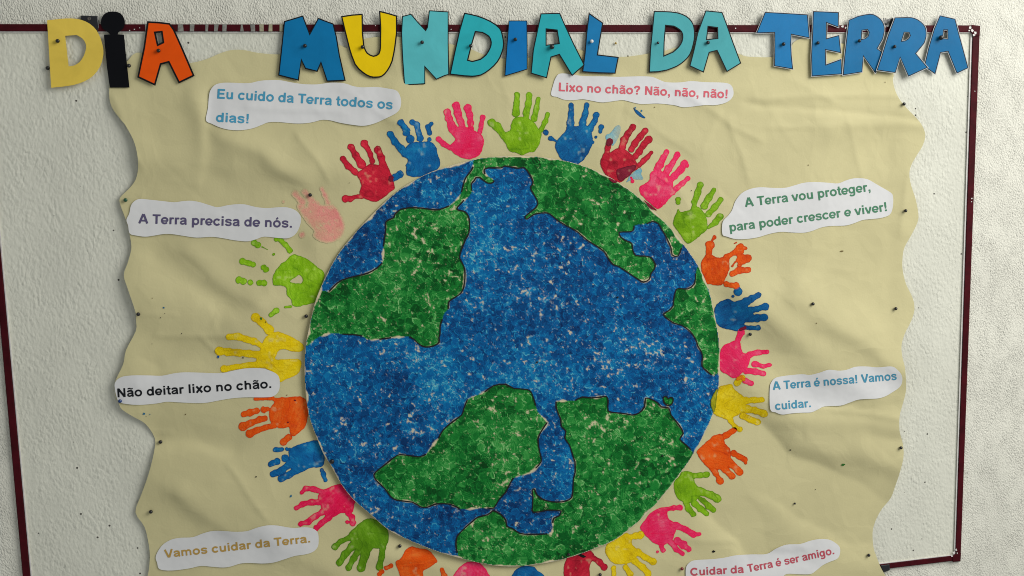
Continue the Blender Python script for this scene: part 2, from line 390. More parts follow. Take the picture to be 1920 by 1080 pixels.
def H0(x, y):
    x = np.asarray(x, float); y = np.asarray(y, float)
    h = 5.0+6.0*vn(x, y, 230, 1)+2.0*vn(x+300, y*1.3, 110, 2)+.5*vn(x, y, 40, 3)
    for x0, y0, x1, y1, w, a in FOLDS:
        vx, vy = x1-x0, y1-y0; L2 = vx*vx+vy*vy; t = ((x-x0)*vx+(y-y0)*vy)/L2
        wob = (vn(x, y, 60, 9)-.5)*min(w, 14)*1.2
        dd = ((x-x0)*vy-(y-y0)*vx)/math.sqrt(L2)+wob
        e = np.clip(np.maximum(-t, t-1)*math.sqrt(L2)/(w*1.6), 0, 9)
        # one flank steeper than the other, as paper creases
        g = np.exp(-np.where(dd > 0, dd/(w*1.9), -dd/(w*1.15))**2) if w >= 14 else np.exp(-np.where(dd > 0, dd/(w*1.6), -dd/(w*.6)))
        h = h+(2.2 if w >= 14 else 1.45)*a*g*np.exp(-e*e)
    return h
def discr(x, y): return np.hypot((x-961)/389.0, (y-677)/385.0)
def H(x, y):
    x = np.asarray(x, float); y = np.asarray(y, float)
    h = H0(x, y)
    k = sst(1.13, .97, discr(x, y)); h = h*(1-k)+4.6*k          # pressed flat behind the globe
    h = 3.2+(h-3.2)*(1-.66*sst(200, 130, y))
    # edges curl off the board
    h = h+1.2*sst(60, 0, x-235-15*np.sin(y/35.0))*sst(100, 300, y)+2.5*sst(40, 0, 1700-x)
    rl_ = (1046-(x-1791)*.1205)-y                                # it has to clear the bottom rail
    h = np.maximum(h, 10.5*np.exp(-(rl_/45)**2)*(x > 1300))
    return np.maximum(h, 3.2)
m_paper = mat('kraft_paper', (.63, .578, .325), .62, var=.04, vscale=7, bump=[(300, .00022, 3)], spec=.2)
def crinkle(m):
    N = m.node_tree.nodes; L = m.node_tree.links; b = N['Principled BSDF']; old = b.inputs['Normal'].links[0].from_node
    tc = N.new('ShaderNodeTexCoord'); nz = N.new('ShaderNodeTexNoise'); nz.inputs['Scale'].default_value = 9; nz.inputs['Detail'].default_value = 2
    L.new(tc.outputs['Object'], nz.inputs['Vector'])
    mx = N.new('ShaderNodeVectorMath'); mx.operation = 'MULTIPLY_ADD'; mx.inputs[1].default_value = (.11, .11, .11)
    L.new(nz.outputs['Color'], mx.inputs[0]); L.new(tc.outputs['Object'], mx.inputs[2])
    last = old
    for sc, dist in ((7.5, .0032), (17, .0013)):
        v = N.new('ShaderNodeTexVoronoi'); v.feature = 'F1'; v.distance = 'CHEBYCHEV'; v.inputs['Scale'].default_value = sc; v.inputs['Randomness'].default_value = 1
        L.new(mx.outputs[0], v.inputs['Vector'])
        bp = N.new('ShaderNodeBump'); bp.inputs['Strength'].default_value = 1; bp.inputs['Distance'].default_value = dist
        L.new(v.outputs['Distance'], bp.inputs['Height']); L.new(last.outputs['Normal'], bp.inputs['Normal']); last = bp
    L.new(last.outputs['Normal'], b.inputs['Normal'])
crinkle(m_paper)
poster = sheet('poster', paper_out, [], H, m_paper, None, .4, 5.0)
tag(poster, 'large cream paper poster with wavy cut edges and a ring of painted handprints', 'poster')
# torn flap of the top edge
# ------------------------------------------------------------------ hand prints
RED, BLUE, PINK, GREEN, ORANGE, YELLOW = 'red', 'blue', 'pink', 'green', 'orange', 'yellow'
PAINT = {'red': ((178, 26, 48), (205, 48, 66), (120, 14, 30)), 'blue': ((0, 88, 145), (24, 125, 170), (0, 55, 105)),
         'pink': ((252, 50, 108), (255, 112, 145), (225, 15, 75)), 'green': ((118, 165, 18), (150, 190, 55), (82, 128, 8)),
         'orange': ((222, 82, 12), (240, 120, 45), (180, 48, 5)), 'yellow': ((216, 188, 8), (228, 205, 50), (175, 145, 5)),
         'plum': ((118, 26, 46), (140, 40, 60), (95, 18, 38)), 'olive': ((150, 148, 22), (185, 172, 40), (70, 95, 25)), 'amber': ((225, 125, 15), (235, 160, 40), (200, 95, 20)),
         'moss': ((84, 130, 14), (108, 152, 38), (58, 100, 8)), 'crimson': ((224, 24, 80), (232, 80, 112), (190, 8, 55)),
         'sky': ((72, 160, 192), (130, 185, 190), (70, 140, 170)),
         'pale': ((206, 128, 122), (212, 150, 138), (196, 98, 104))}
def paint_mat(key):
    m = bpy.data.materials.new(key+'_finger_paint'); m.use_nodes = True; N = m.node_tree.nodes; L = m.node_tree.links
    b = N['Principled BSDF']; b.inputs['Roughness'].default_value = .5; b.inputs['Specular IOR Level'].default_value = .1
    a = N.new('ShaderNodeAttribute'); a.attribute_name = 'paint'; L.new(a.outputs['Color'], b.inputs['Base Color'])
    tc = N.new('ShaderNodeTexCoord'); n = N.new('ShaderNodeTexNoise'); n.inputs['Scale'].default_value = 320; n.inputs['Detail'].default_value = 4; n.inputs['Distortion'].default_value = 1
    L.new(tc.outputs['Object'], n.inputs['Vector'])
    bp = N.new('ShaderNodeBump'); bp.inputs['Strength'].default_value = 1; bp.inputs['Distance'].default_value = .0009
    L.new(n.outputs['Fac'], bp.inputs['Height']); L.new(bp.outputs['Normal'], b.inputs['Normal'])
    return m
PM = {k: paint_mat(k) for k in PAINT}
hand_no = [0]
def handprint(key, ox, oy, s, palms, blobs, holes=(), name='handprint', label=None, lift=.55, wet=1.0, e=None, on=None):
    hand_no[0] += 1; sd = hand_no[0]*17
    P = [smooth(T(ox, oy, s, p), 4) for p in palms]
    B = [[(ox+q[0]/s, oy+q[1]/s, q[2]/s) for q in b] for b in blobs]
    xs = [p[0] for q in P for p in q]+[p[0] for b in B for p in b]; ys = [p[1] for q in P for p in q]+[p[1] for b in B for p in b]
    st = 1.1; x0, x1, y0, y1 = min(xs)-11, max(xs)+11, min(ys)-11, max(ys)+11
    y1 = min(y1, 1100)
    gx, gy = np.meshgrid(np.arange(x0, x1, st), np.arange(y0, y1, st))
    Fd = np.full(gx.shape, -9.0)
    for p in P:
        d = segdist(gx, gy, p); Fd = np.maximum(Fd, np.where(inside(gx, gy, p), d, -d))
    for b in B:
        if len(b) == 1: b = b*2
        for (xa, ya, ra), (xb, yb, rb) in zip(b[:-1], b[1:]):
            vx, vy = xb-xa, yb-ya; L = vx*vx+vy*vy+1e-6
            t = np.clip(((gx-xa)*vx+(gy-ya)*vy)/L, 0, 1)
            waist = 1-.16*np.sin(np.pi*t)**2                      # finger joints print thinner between pads
            Fd = np.maximum(Fd, (ra+(rb-ra)*t)*waist-np.hypot(gx-xa-t*vx, gy-ya-t*vy))
    for hpoly in holes:
        p = smooth(T(ox, oy, s, hpoly), 3); d = segdist(gx, gy, p); Fd = np.minimum(Fd, np.where(inside(gx, gy, p), -d, d))
    Fd += (vn(gx, gy, 6, sd)-.5)*1.5+(vn(gx, gy, 2.6, sd+1)-.5)*.9
    # little bare spots where the skin did not touch
    dry = vn(gx, gy, 6, sd+2)*.6+vn(gx, gy, 2.6, sd+3)*.4
    Fd = np.where(Fd > 0, np.minimum(Fd, (.97-dry)*14), Fd)
    c0, c1, c2 = [np.array(alb(c, e or EP(gx.mean(), gy.mean()))) for c in PAINT[key]]
    def at(V):
        x, y = V[:, 0], V[:, 1]
        d = np.interp(x, gx[0], np.arange(gx.shape[1])); f = np.interp(y, gy[:, 0], np.arange(gx.shape[0]))
        dist = Fd[np.clip(f.round().astype(int), 0, gx.shape[0]-1), np.clip(d.round().astype(int), 0, gx.shape[1]-1)]
        n = .6*vn(x, y, 20, sd+5)+.25*vn(x, y, 8, sd+6)+.15*vn(x, y, 3, sd+7)
        n2 = .55*vn(x, y, 13, sd+10)+.45*vn(x, y, 5, sd+11)
        ca, sa = math.cos(sd), math.sin(sd); st_ = vn((x*ca+y*sa)*3.2, (y*ca-x*sa)*.55, 5, sd+12)      # drag of the skin
        lines = np.abs(vn(x+vn(x, y, 20, sd+8)*30, y, 26, sd+9)-.5)                                   # palm lines
        inn = sst(.6, 3.2, dist)*(1 if key != 'pale' else .6)
        pal = np.clip(sst(.5, .85, n)*.7+sst(.58, .85, n2)*.5+.3*sst(.55, .95, st_), 0, 1)*inn
        drk = np.clip(sst(.48, .15, n)*.5+sst(.04, 0.0, lines)*.5+sst(1.9, .1, dist)*(.75 if key != 'pale' else 0)+.3*sst(.4, .05, st_), 0, 1)
        c = c0*(1-pal[:, None])+c1*pal[:, None]; c = c*(1-drk[:, None])+c2*drk[:, None]
        pap = np.array((.63, .578, .325)); tk = (.30*sst(.68, .9, n2)*inn)[:, None]; c = c*(1-tk)+pap*tk
        if wet < 1 or key == 'pale':
            k = (1-wet*(.35+.9*n)*(sst(-.5, 6, dist)*.85+.15 if key == 'pale' else 1))[:, None].clip(.05, .95); c = c*(1-k)+pap*k
        return {'paint': np.hstack([c, np.ones((len(x), 1))])}
    o = film(name, Fd, x0, y0, st, (lambda x, y: H(x, y)+lift) if on is None else (lambda x, y: on[1](x, y)+lift), PM[key], poster if on is None else on[0], at)
    if o and label: o['label'] = label
    return o

hp = handprint
hp('sky', 1100, 220, 6, [[(220, 190), (260, 180), (340, 95), (385, 110), (370, 190), (310, 310), (270, 300), (215, 240)]], [], name='paint_smear', label='pale blue smear of paint by the dark red thumb', lift=.35, wet=.9)
hp('sky', 1100, 220, 6, [[(505, 640), (600, 570), (622, 600), (615, 640), (625, 700), (520, 700), (440, 735)]], [], name='paint_smear', label='pale blue smear of paint at the dark red wrist', lift=.35, wet=.9)
hp(BLUE, 900, 150, 6, [[(1720, 300), (1745, 330), (1800, 365), (1860, 420), (1840, 428), (1780, 395), (1740, 350)]], [], name='paint_smear', label='small teal drip of paint', lift=.5)
hp(RED, 600, 240, 6, [[(420, 500), (470, 470), (560, 410), (680, 415), (740, 400), (790, 490), (830, 600), (840, 680), (790, 720), (710, 790), (620, 830), (520, 800), (450, 760), (460, 660), (455, 600), (420, 540)]],
   [[(260, 345, 35), (320, 430, 38), (400, 500, 38)], [(350, 215, 40), (400, 300, 38), (470, 410, 50)], [(500, 175, 45), (535, 230, 32), (570, 300, 30), (590, 372, 30)], [(650, 245, 45), (690, 330, 42), (710, 420, 45)], [(290, 795, 42), (340, 800, 38), (400, 775, 25), (470, 770, 30)]], label='red handprint')
hp(BLUE, 620, 150, 6, [[(830, 800), (870, 730), (940, 700), (1120, 695), (1190, 760), (1200, 830), (1230, 930), (1190, 1010), (1050, 1075), (930, 1090), (860, 1070), (850, 980), (840, 960), (870, 900), (820, 850)]],
   [[(670, 610, 38), (720, 690, 40), (790, 770, 45), (840, 820, 50)], [(790, 480, 38), (830, 530, 38)], [(850, 570, 45), (850, 590, 40)], [(895, 665, 48)], [(920, 475, 32), (970, 500, 38), (990, 600, 35), (1010, 660, 40)], [(1135, 487, 22), (1095, 530, 32), (1115, 600, 27)], [(1113, 668, 25)], [(780, 1060, 42), (730, 1090, 40), (700, 1110, 36)]], label='blue handprint')
hp(PINK, 620, 150, 6, [[(1320, 490), (1400, 500), (1450, 530), (1530, 530), (1600, 560), (1660, 590), (1715, 640), (1722, 720), (1690, 820), (1640, 870), (1540, 890), (1450, 860), (1360, 800), (1330, 750), (1390, 690), (1400, 650), (1330, 570)]],
   [[(1310, 360, 42), (1330, 430, 45), (1360, 500, 45)], [(1410, 285, 42), (1430, 370, 48), (1465, 470, 42), (1480, 530, 40)], [(1540, 315, 44), (1565, 400, 40), (1575, 490, 38), (1580, 550, 35)], [(1712, 420, 32), (1695, 500, 30), (1680, 580, 28)], [(1215, 665, 30), (1270, 715, 35), (1345, 765, 28)]], label='bright pink handprint')
hp(GREEN, 900, 150, 6, [[(350, 500), (390, 430), (480, 415), (560, 440), (620, 490), (660, 560), (690, 590), (680, 690), (640, 770), (610, 810), (560, 810), (490, 845), (420, 825), (340, 800), (290, 720), (250, 650), (290, 590), (340, 560)]],
   [[(420, 165, 32), (415, 250, 36), (405, 370, 45)], [(555, 170, 35), (545, 270, 38), (520, 370, 40), (520, 440, 35)], [(655, 215, 25), (640, 310, 30), (610, 430, 40)], [(760, 385, 26), (735, 470, 32), (690, 560, 28)], [(130, 480, 48), (190, 520, 52), (270, 630, 40)]], label='light green handprint')
hp(BLUE, 900, 150, 6, [[(940, 600), (990, 540), (1080, 520), (1200, 510), (1250, 580), (1270, 680), (1240, 780), (1190, 870), (1110, 945), (1020, 945), (930, 900), (870, 820), (845, 740), (860, 690), (900, 640)]],
   [[(1025, 285, 30), (1025, 380, 35), (1020, 480, 45), (1020, 540, 45)], [(1200, 280, 28), (1185, 380, 35), (1155, 480, 45), (1150, 530, 40)], [(1310, 390, 35), (1290, 460, 35), (1235, 550, 40)], [(1365, 530, 32), (1355, 580, 22)], [(1305, 640, 18)], [(740, 590, 32)], [(795, 655, 28), (860, 690, 12)], [(1265, 700, 22)]], label='blue handprint with a thin broken thumb')
hp(RED, 1100, 220, 6, [[(200, 400), (260, 400), (340, 350), (430, 360), (520, 430), (570, 520), (600, 550), (500, 640), (400, 720), (310, 735), (240, 670), (170, 580), (155, 500), (180, 430)]],
   [[(520, 110, 38), (470, 180, 40), (420, 260, 45), (400, 340, 40)], [(660, 150, 35), (600, 220, 40), (540, 300, 38), (500, 365, 33)], [(700, 250, 42), (640, 310, 38), (590, 390, 38), (550, 440, 35)], [(730, 390, 18), (690, 440, 28), (640, 490, 35), (590, 540, 30)], [(262, 270, 38), (235, 340, 36), (228, 410, 32)]], label='dark red handprint')
hp(PINK, 1100, 220, 6, [[(720, 620), (800, 590), (870, 620), (960, 690), (975, 790), (1000, 830), (920, 930), (830, 1020), (780, 1020), (640, 900), (595, 830), (600, 780), (650, 750), (710, 700)]],
   [[(900, 390, 32), (865, 450, 38), (820, 540, 48), (800, 585, 45)], [(1020, 420, 35), (975, 500, 30), (925, 575, 45), (890, 630, 40)], [(1100, 520, 42), (1060, 590, 45), (990, 660, 42), (950, 700, 35)], [(1135, 545, 20)], [(1140, 685, 28), (1080, 740, 30), (1010, 800, 32), (970, 840, 35)], [(515, 720, 22), (500, 680, 12)]], label='pink handprint')
hp(GREEN, 1220, 330, 6, [[(310, 375), (340, 405), (440, 380), (490, 340), (570, 370), (630, 470), (635, 590), (560, 670), (470, 740), (400, 750), (330, 650), (260, 560), (260, 490), (290, 420)]],
   [[(560, 100, 36), (530, 190, 40), (495, 290, 36), (490, 350, 30)], [(710, 160, 28), (660, 240, 38), (600, 340, 42)], [(790, 265, 28), (720, 350, 38), (650, 430, 38)], [(780, 460, 40), (730, 520, 40), (655, 578, 18)], [(310, 265, 30), (310, 300, 25)]], label='light green handprint with a detached thumb tip')
hp(ORANGE, 1220, 420, 6, [[(640, 330), (690, 350), (750, 380), (850, 370), (890, 420), (880, 520), (830, 640), (790, 690), (640, 670), (600, 600), (565, 470), (600, 370)]],
   [[(665, 240, 55), (655, 320, 35)], [(722, 150, 25), (690, 185, 9)], [(860, 380, 45), (940, 330, 35), (1010, 260, 42), (1010, 300, 42)], [(1000, 270, 40), (1065, 272, 22)], [(1000, 380, 50), (1090, 385, 45), (1040, 410, 45)], [(930, 450, 36), (1000, 440, 40)], [(920, 560, 32), (1000, 520, 45), (1100, 515, 32)], [(850, 675, 32), (900, 690, 32), (960, 695, 42)], [(965, 210, 10), (940, 220, 4)]],
   holes=[[(885, 400), (940, 355), (975, 370), (950, 410), (905, 470)], [(925, 490), (960, 430), (980, 440), (950, 500)]], label='smudged orange handprint')
hp(BLUE, 1220, 420, 6, [[(720, 960), (760, 890), (870, 840), (930, 875), (1000, 860), (1090, 830), (1100, 930), (1150, 1000), (1170, 1100), (1060, 1110), (1050, 1170), (970, 1205), (820, 1170), (730, 1110), (715, 1040)]],
   [[(1215, 800, 32), (1140, 840, 42), (1080, 870, 50)], [(1290, 930, 45), (1220, 950, 32), (1120, 970, 45)], [(1280, 1050, 42), (1200, 1060, 45), (1120, 1060, 45)], [(1210, 1170, 30), (1120, 1168, 30), (1040, 1160, 30)], [(985, 760, 48)], [(925, 815, 18)]], label='blue handprint turned sideways')
hp(PINK, 1220, 590, 6, [[(850, 330), (940, 290), (1000, 260), (1020, 380), (1050, 430), (1120, 450), (1110, 540), (1080, 610), (1020, 660), (960, 715), (870, 680), (790, 630), (765, 560), (780, 420), (810, 360)]],
   [[(1020, 200, 42), (985, 280, 35)], [(1310, 418, 25), (1200, 425, 32), (1110, 450, 38)], [(1340, 565, 20), (1260, 580, 28), (1170, 555, 38)], [(1270, 665, 30), (1180, 640, 38), (1080, 630, 40)], [(1135, 775, 30), (1070, 745, 35)]], label='pink handprint turned sideways')
hp(YELLOW, 1200, 700, 6, [[(890, 150), (960, 130), (1030, 120), (1060, 180), (1130, 230), (1190, 300), (1190, 400), (1120, 460), (1060, 490), (1010, 530), (900, 490), (830, 450), (800, 350), (830, 230), (880, 190)]],
   [[(1370, 300, 32), (1290, 300, 35), (1190, 310, 45)], [(1400, 455, 42), (1300, 420, 42), (1200, 400, 50)], [(1320, 550, 40), (1240, 520, 40), (1160, 480, 42)], [(1120, 628, 33), (1065, 595, 25), (1020, 530, 32)], [(1095, 105, 40), (1150, 55, 38)]], label='yellow handprint')
hp(ORANGE, 1200, 700, 6, [[(640, 870), (740, 780), (830, 700), (920, 690), (960, 790), (1020, 870), (1020, 960), (980, 1060), (880, 1080), (780, 1070), (700, 990), (650, 920)]],
   [[(900, 1210, 42)], [(895, 1190, 28), (850, 1120, 32), (810, 1050, 40)], [(1040, 1160, 36), (960, 1080, 42), (900, 1000, 45)], [(1120, 1110, 42), (1040, 1030, 42), (980, 960, 45)], [(1055, 900, 38), (1120, 940, 35), (1180, 970, 33)], [(1190, 1010, 18), (1180, 970, 20)], [(1060, 640, 35), (980, 690, 38), (910, 730, 45)]], label='dark orange handprint')
hp(GREEN, 1100, 860, 6, [[(1070, 150), (1140, 140), (1200, 170), (1220, 280), (1300, 350), (1280, 420), (1200, 490), (1100, 490), (1020, 440), (985, 350), (990, 260), (1050, 190)]],
   [[(1350, 180, 38), (1280, 185, 35), (1190, 195, 35)], [(1470, 450, 48), (1400, 410, 45), (1280, 370, 50)], [(1430, 580, 30), (1370, 530, 40), (1310, 470, 35), (1280, 450, 25)], [(1350, 620, 28), (1290, 570, 40), (1210, 500, 38)], [(1200, 625, 32), (1150, 570, 38), (1120, 490, 35)]], label='light green handprint pointing down to the right')
hp(PINK, 1100, 860, 6, [[(700, 630), (780, 570), (900, 550), (910, 640), (940, 690), (1010, 750), (990, 850), (960, 920), (850, 980), (760, 950), (680, 880), (610, 800), (615, 750), (660, 690)]],
   [[(1050, 550, 32), (980, 555, 32), (900, 570, 28)], [(1270, 850, 18), (1200, 850, 40), (1120, 800, 35), (1000, 750, 45)], [(1150, 1020, 30), (1090, 970, 48), (1020, 920, 40)], [(1080, 1070, 25), (1010, 1020, 32), (940, 930, 35)], [(860, 1030, 28), (840, 980, 25)], [(800, 1050, 15)]], label='pink handprint pointing down')
hp(YELLOW, 1000, 900, 6, [[(880, 680), (960, 620), (1060, 600), (1110, 650), (1110, 720), (1190, 800), (1160, 870), (1090, 930), (950, 950), (870, 910), (810, 820), (820, 740)]],
   [[(1205, 620, 45), (1150, 625, 40), (1080, 650, 32)], [(1350, 920, 42), (1260, 870, 38), (1170, 810, 45)], [(1290, 1050, 40), (1230, 980, 40), (1140, 910, 42)], [(1090, 1060, 35), (1040, 980, 32)], [(905, 1060, 28), (905, 990, 28)]], label='yellow handprint at the lower edge')
hp(RED, 1000, 900, 6, [[(400, 810), (480, 790), (570, 770), (650, 800), (700, 880), (650, 930), (630, 1000), (640, 1100), (640, 1160), (380, 1160), (340, 1000), (370, 900)]], [[(800, 980, 38), (740, 920, 40), (680, 880, 35)]], label='red handprint at the lower edge')
hp(BLUE, 700, 900, 6, [[(1560, 1080), (1600, 1010), (1680, 970), (1790, 970), (1850, 1020), (1920, 1080), (1920, 1180), (1540, 1180)]], [], label='blue handprint cut by the lower edge')
hp(PINK, 700, 900, 6, [[(900, 1090), (960, 990), (1060, 925), (1180, 930), (1250, 990), (1300, 1060), (1310, 1160), (900, 1160)]], [], label='pink handprint cut by the lower edge')
hp(ORANGE, 700, 900, 6, [[(250, 930), (310, 880), (370, 780), (430, 745), (520, 770), (620, 790), (690, 860), (720, 920), (660, 960), (600, 1000), (560, 1030), (550, 1180), (330, 1180), (290, 1040)]],
   [[(775, 1010, 24), (800, 1080, 38)], [(200, 965, 25), (145, 990, 25)], [(90, 1030, 32), (70, 1060, 30)]], label='orange handprint at the lower edge')
hp('moss', 480, 880, 6, [[(1040, 740), (1120, 650), (1200, 580), (1300, 550), (1400, 600), (1480, 680), (1490, 780), (1450, 880), (1330, 890), (1280, 900), (1200, 950), (1130, 900), (1080, 830)]],
   [[(890, 870, 38), (960, 810, 32), (1050, 770, 35)], [(940, 1050, 40), (1000, 960, 42), (1090, 860, 48)], [(1040, 1110, 35), (1100, 1000, 40), (1150, 920, 40)], [(1180, 1110, 48), (1230, 960, 52), (1270, 880, 45)], [(1390, 1100, 42), (1415, 980, 35), (1425, 880, 38)]], label='dark green handprint pointing down')
hp('crimson', 480, 880, 6, [[(720, 250), (780, 220), (960, 170), (1060, 270), (1110, 350), (1100, 430), (1080, 490), (960, 490), (860, 540), (780, 510), (730, 420), (700, 330)]],
   [[(515, 262, 22), (560, 215, 30), (640, 220, 35), (740, 255, 32)], [(450, 440, 25), (530, 390, 35), (620, 370, 38), (720, 370, 38)], [(500, 615, 28), (590, 590, 38), (680, 520, 38), (750, 480, 38)], [(680, 660, 32), (730, 610, 35), (820, 540, 42)], [(1090, 600, 40), (1080, 540, 38), (1040, 490, 35)], [(1030, 595, 22)]], label='crimson pink handprint pointing left')
hp(BLUE, 420, 720, 6, [[(740, 740), (850, 680), (960, 645), (1060, 640), (1110, 720), (1130, 810), (1110, 930), (980, 940), (860, 1000), (760, 960), (730, 850)]],
   [[(580, 740, 30), (650, 738, 25)], [(710, 730, 22), (740, 730, 14)], [(530, 900, 35), (600, 870, 38)], [(690, 835, 45)], [(560, 1010, 42), (640, 980, 42), (740, 900, 48)], [(640, 1070, 38), (720, 1030, 40), (820, 960, 50)], [(1140, 1080, 25), (1120, 1010, 30), (1100, 965, 22)]], label='blue handprint pointing left')
hp(ORANGE, 420, 720, 6, [[(590, 160), (750, 145), (850, 140), (930, 190), (950, 320), (920, 460), (870, 520), (800, 580), (750, 570), (730, 490), (640, 500), (550, 460), (515, 400), (510, 300), (560, 220)]],
   [[(350, 170, 18), (450, 165, 20), (540, 160, 24), (590, 180, 24)], [(220, 340, 30), (300, 320, 45), (370, 300, 35)], [(450, 290, 38), (490, 280, 28)], [(210, 480, 50), (300, 440, 40), (400, 400, 38), (460, 390, 32)], [(290, 560, 48), (370, 520, 38), (460, 490, 35), (570, 465, 35)], [(670, 650, 42), (730, 600, 38)]], label='orange handprint pointing left')
hp(YELLOW, 380, 560, 6, [[(720, 420), (830, 370), (960, 410), (1090, 480), (1140, 540), (1110, 590), (1000, 590), (880, 570), (820, 680), (980, 676), (1100, 690), (1105, 780), (1060, 850), (960, 900), (870, 940), (820, 850), (700, 780), (600, 770), (610, 660), (640, 590), (660, 520)]],
   [[(595, 210, 50), (660, 260, 48), (750, 350, 55)], [(300, 430, 38), (400, 425, 45), (500, 460, 40), (580, 480, 45), (660, 530, 30)], [(190, 590, 52), (280, 600, 45), (400, 610, 42), (520, 620, 45), (630, 630, 48)], [(240, 790, 42), (350, 770, 30), (500, 750, 35), (620, 740, 42)]], label='yellow handprint with long fingers pointing left')
hp(GREEN, 420, 430, 6, [[(640, 390), (700, 350), (760, 290), (830, 290), (960, 350), (1060, 430), (1130, 500), (1080, 680), (1020, 820), (900, 850), (830, 870), (770, 850), (760, 790), (710, 740), (700, 660), (640, 630), (560, 630), (545, 560), (570, 480)]],
   [[(340, 150, 35), (380, 175, 35)], [(590, 110, 28), (640, 120, 30), (690, 170, 32), (740, 240, 32)], [(210, 360, 36), (290, 385, 34), (330, 395, 32)], [(450, 430, 38), (470, 450, 36)], [(170, 570, 42), (220, 585, 38)], [(300, 600, 33)], [(400, 605, 35), (450, 605, 38)], [(560, 280, 18)], [(525, 965, 26), (590, 915, 36)], [(690, 875, 12), (750, 868, 14)], [(430, 195, 6), (490, 228, 4)]],
   holes=[[(740, 590), (800, 545), (850, 515), (890, 560), (860, 610)]], label='green handprint with a hole in the palm')
hp('pale', 500, 330, 6, [[(340, 330), (400, 300), (450, 340), (480, 230), (560, 290), (640, 320), (740, 320), (820, 400), (880, 540), (870, 640), (820, 710), (720, 755), (600, 740), (520, 680), (530, 620), (460, 540), (380, 430)]],
   [[(320, 200, 42), (400, 290, 50)], [(430, 180, 40), (500, 280, 50), (560, 320, 45)], [(620, 145, 30), (660, 220, 35), (690, 300, 35)], [(190, 290, 22)], [(400, 660, 38)]], label='pale washed out pink handprint', wet=1.0)
hp('plum', 1100, 220, 6, [[(340, 600), (400, 565), (480, 545), (560, 545), (500, 640), (400, 712), (350, 690)]], [], name='paint_smear', label='dark plum patch on the dark red wrist', lift=.95)
hp('plum', 1100, 220, 6, [[(262, 232), (292, 255), (290, 295), (250, 325), (222, 300), (232, 250)]], [], name='paint_smear', label='dark plum patch on the dark red thumb', lift=.95)
hp('plum', 600, 240, 6, [], [[(800, 560, 26), (798, 580, 24)]], name='paint_smear', label='dark patch where red and blue prints meet', lift=.95)
hp('amber', 1220, 590, 6, [], [[(985, 720, 24), (1020, 705, 26), (1045, 730, 24)]], name='paint_smear', label='orange blot where yellow and pink prints meet', lift=.95)
hp('plum', 1220, 590, 6, [], [[(1010, 165, 16), (1060, 150, 20)]], name='paint_smear', label='dark blot where blue and pink prints meet', lift=.95)
# stray specks and drips of paint
def speck(name, px, py, r, col, el=1.0, lift=.7, e=.7):
    m = MS.get(col) or MS.setdefault(col, mat(col+'_speck', alb({'black': (14, 14, 14), 'teal': (20, 90, 125), 'green': (40, 95, 35), 'brown': (95, 80, 45), 'blue': (15, 70, 130), 'maroon': (90, 10, 25)}[col], e), .5))
    o = sheet('paint_speck', chip(px, py, r, 0, el=el), [], lambda x, y: H(x, y)+lift, m, poster, 0, 30); return o
MS = {}
for a in [(545.5, 930, 2.3, 'teal'), (480, 894, 1.6, 'black'), (281, 777, 1.2, 'teal'), (270, 776, 2.6, 'teal'), (274, 781, .8, 'black'), (348, 777, 1.4, 'brown'), (409, 669.5, 2.6, 'blue'), (455.5, 671, 1.7, 'black'),
          (340.5, 625.5, 1.2, 'black'), (307, 577, 2.0, 'teal'), (301, 596, 1.0, 'black'), (285.5, 559, 1.0, 'brown'), (309, 588, .9, 'black'), (1580.5, 871.5, 2.8, 'green', 1.4), (1529, 918, .9, 'black'), (1339, 1034, 2.4, 'black', 1.5), (1579, 471, 1.6, 'brown', 2.5), (1516, 309.5, 1.1, 'brown'), (1660, 154, 1.0, 'brown'), (1531, 606, 1.2, 'brown'), (1296.5, 357.5, 1.0, 'black'),
          (1203, 208, 2.6, 'teal', .6), (1191, 202, 1.6, 'teal'), (655, 343, .9, 'black'), (285, 645, .9, 'black'), (1227.5, 201, 1.2, 'brown'), (538, 741, 1.3, 'maroon'), (553, 750.5, 2.0, 'maroon'), (540, 792, 1.8, 'maroon'), (489.5, 597, 3.2, 'green'), (498, 604, 1.2, 'black'), (1482, 844, 1.8, 'black'), (1087, 1039.5, 3, 'black', 2.0), (1093, 1043, 3, 'black', 1.8)]:
    speck('s', *a[:4], el=a[4] if len(a) > 4 else 1.0, lift=1.1)
# ------------------------------------------------------------------ globe cut out
def HG(x, y):
    x = np.asarray(x, float); y = np.asarray(y, float)
    u = (x-961)/389; v = (y-677)/385; r = np.hypot(u, v)
    h = 7.6+1.6*vn(x, y, 170, 41)+.5*vn(x, y, 60, 42)
    low = sst(.62, 1.0, r)*(sst(.1, 1.0, -u*.85+v*.45))                # left and lower left rim stands off the poster
    return h+4.5*low+1.5*sst(.85, 1.0, r)*sst(0, .8, v)
m_card = mat('cream_card', (.62, .585, .44), .6, var=.05, vscale=20, bump=[(240, .0005, 3)])
globe = sheet('globe_cutout', disc, [], HG, m_card, None, .7, 9)
tag(globe, 'large round card globe with dabbed blue seas and green land pinned on the poster', 'paper globe')

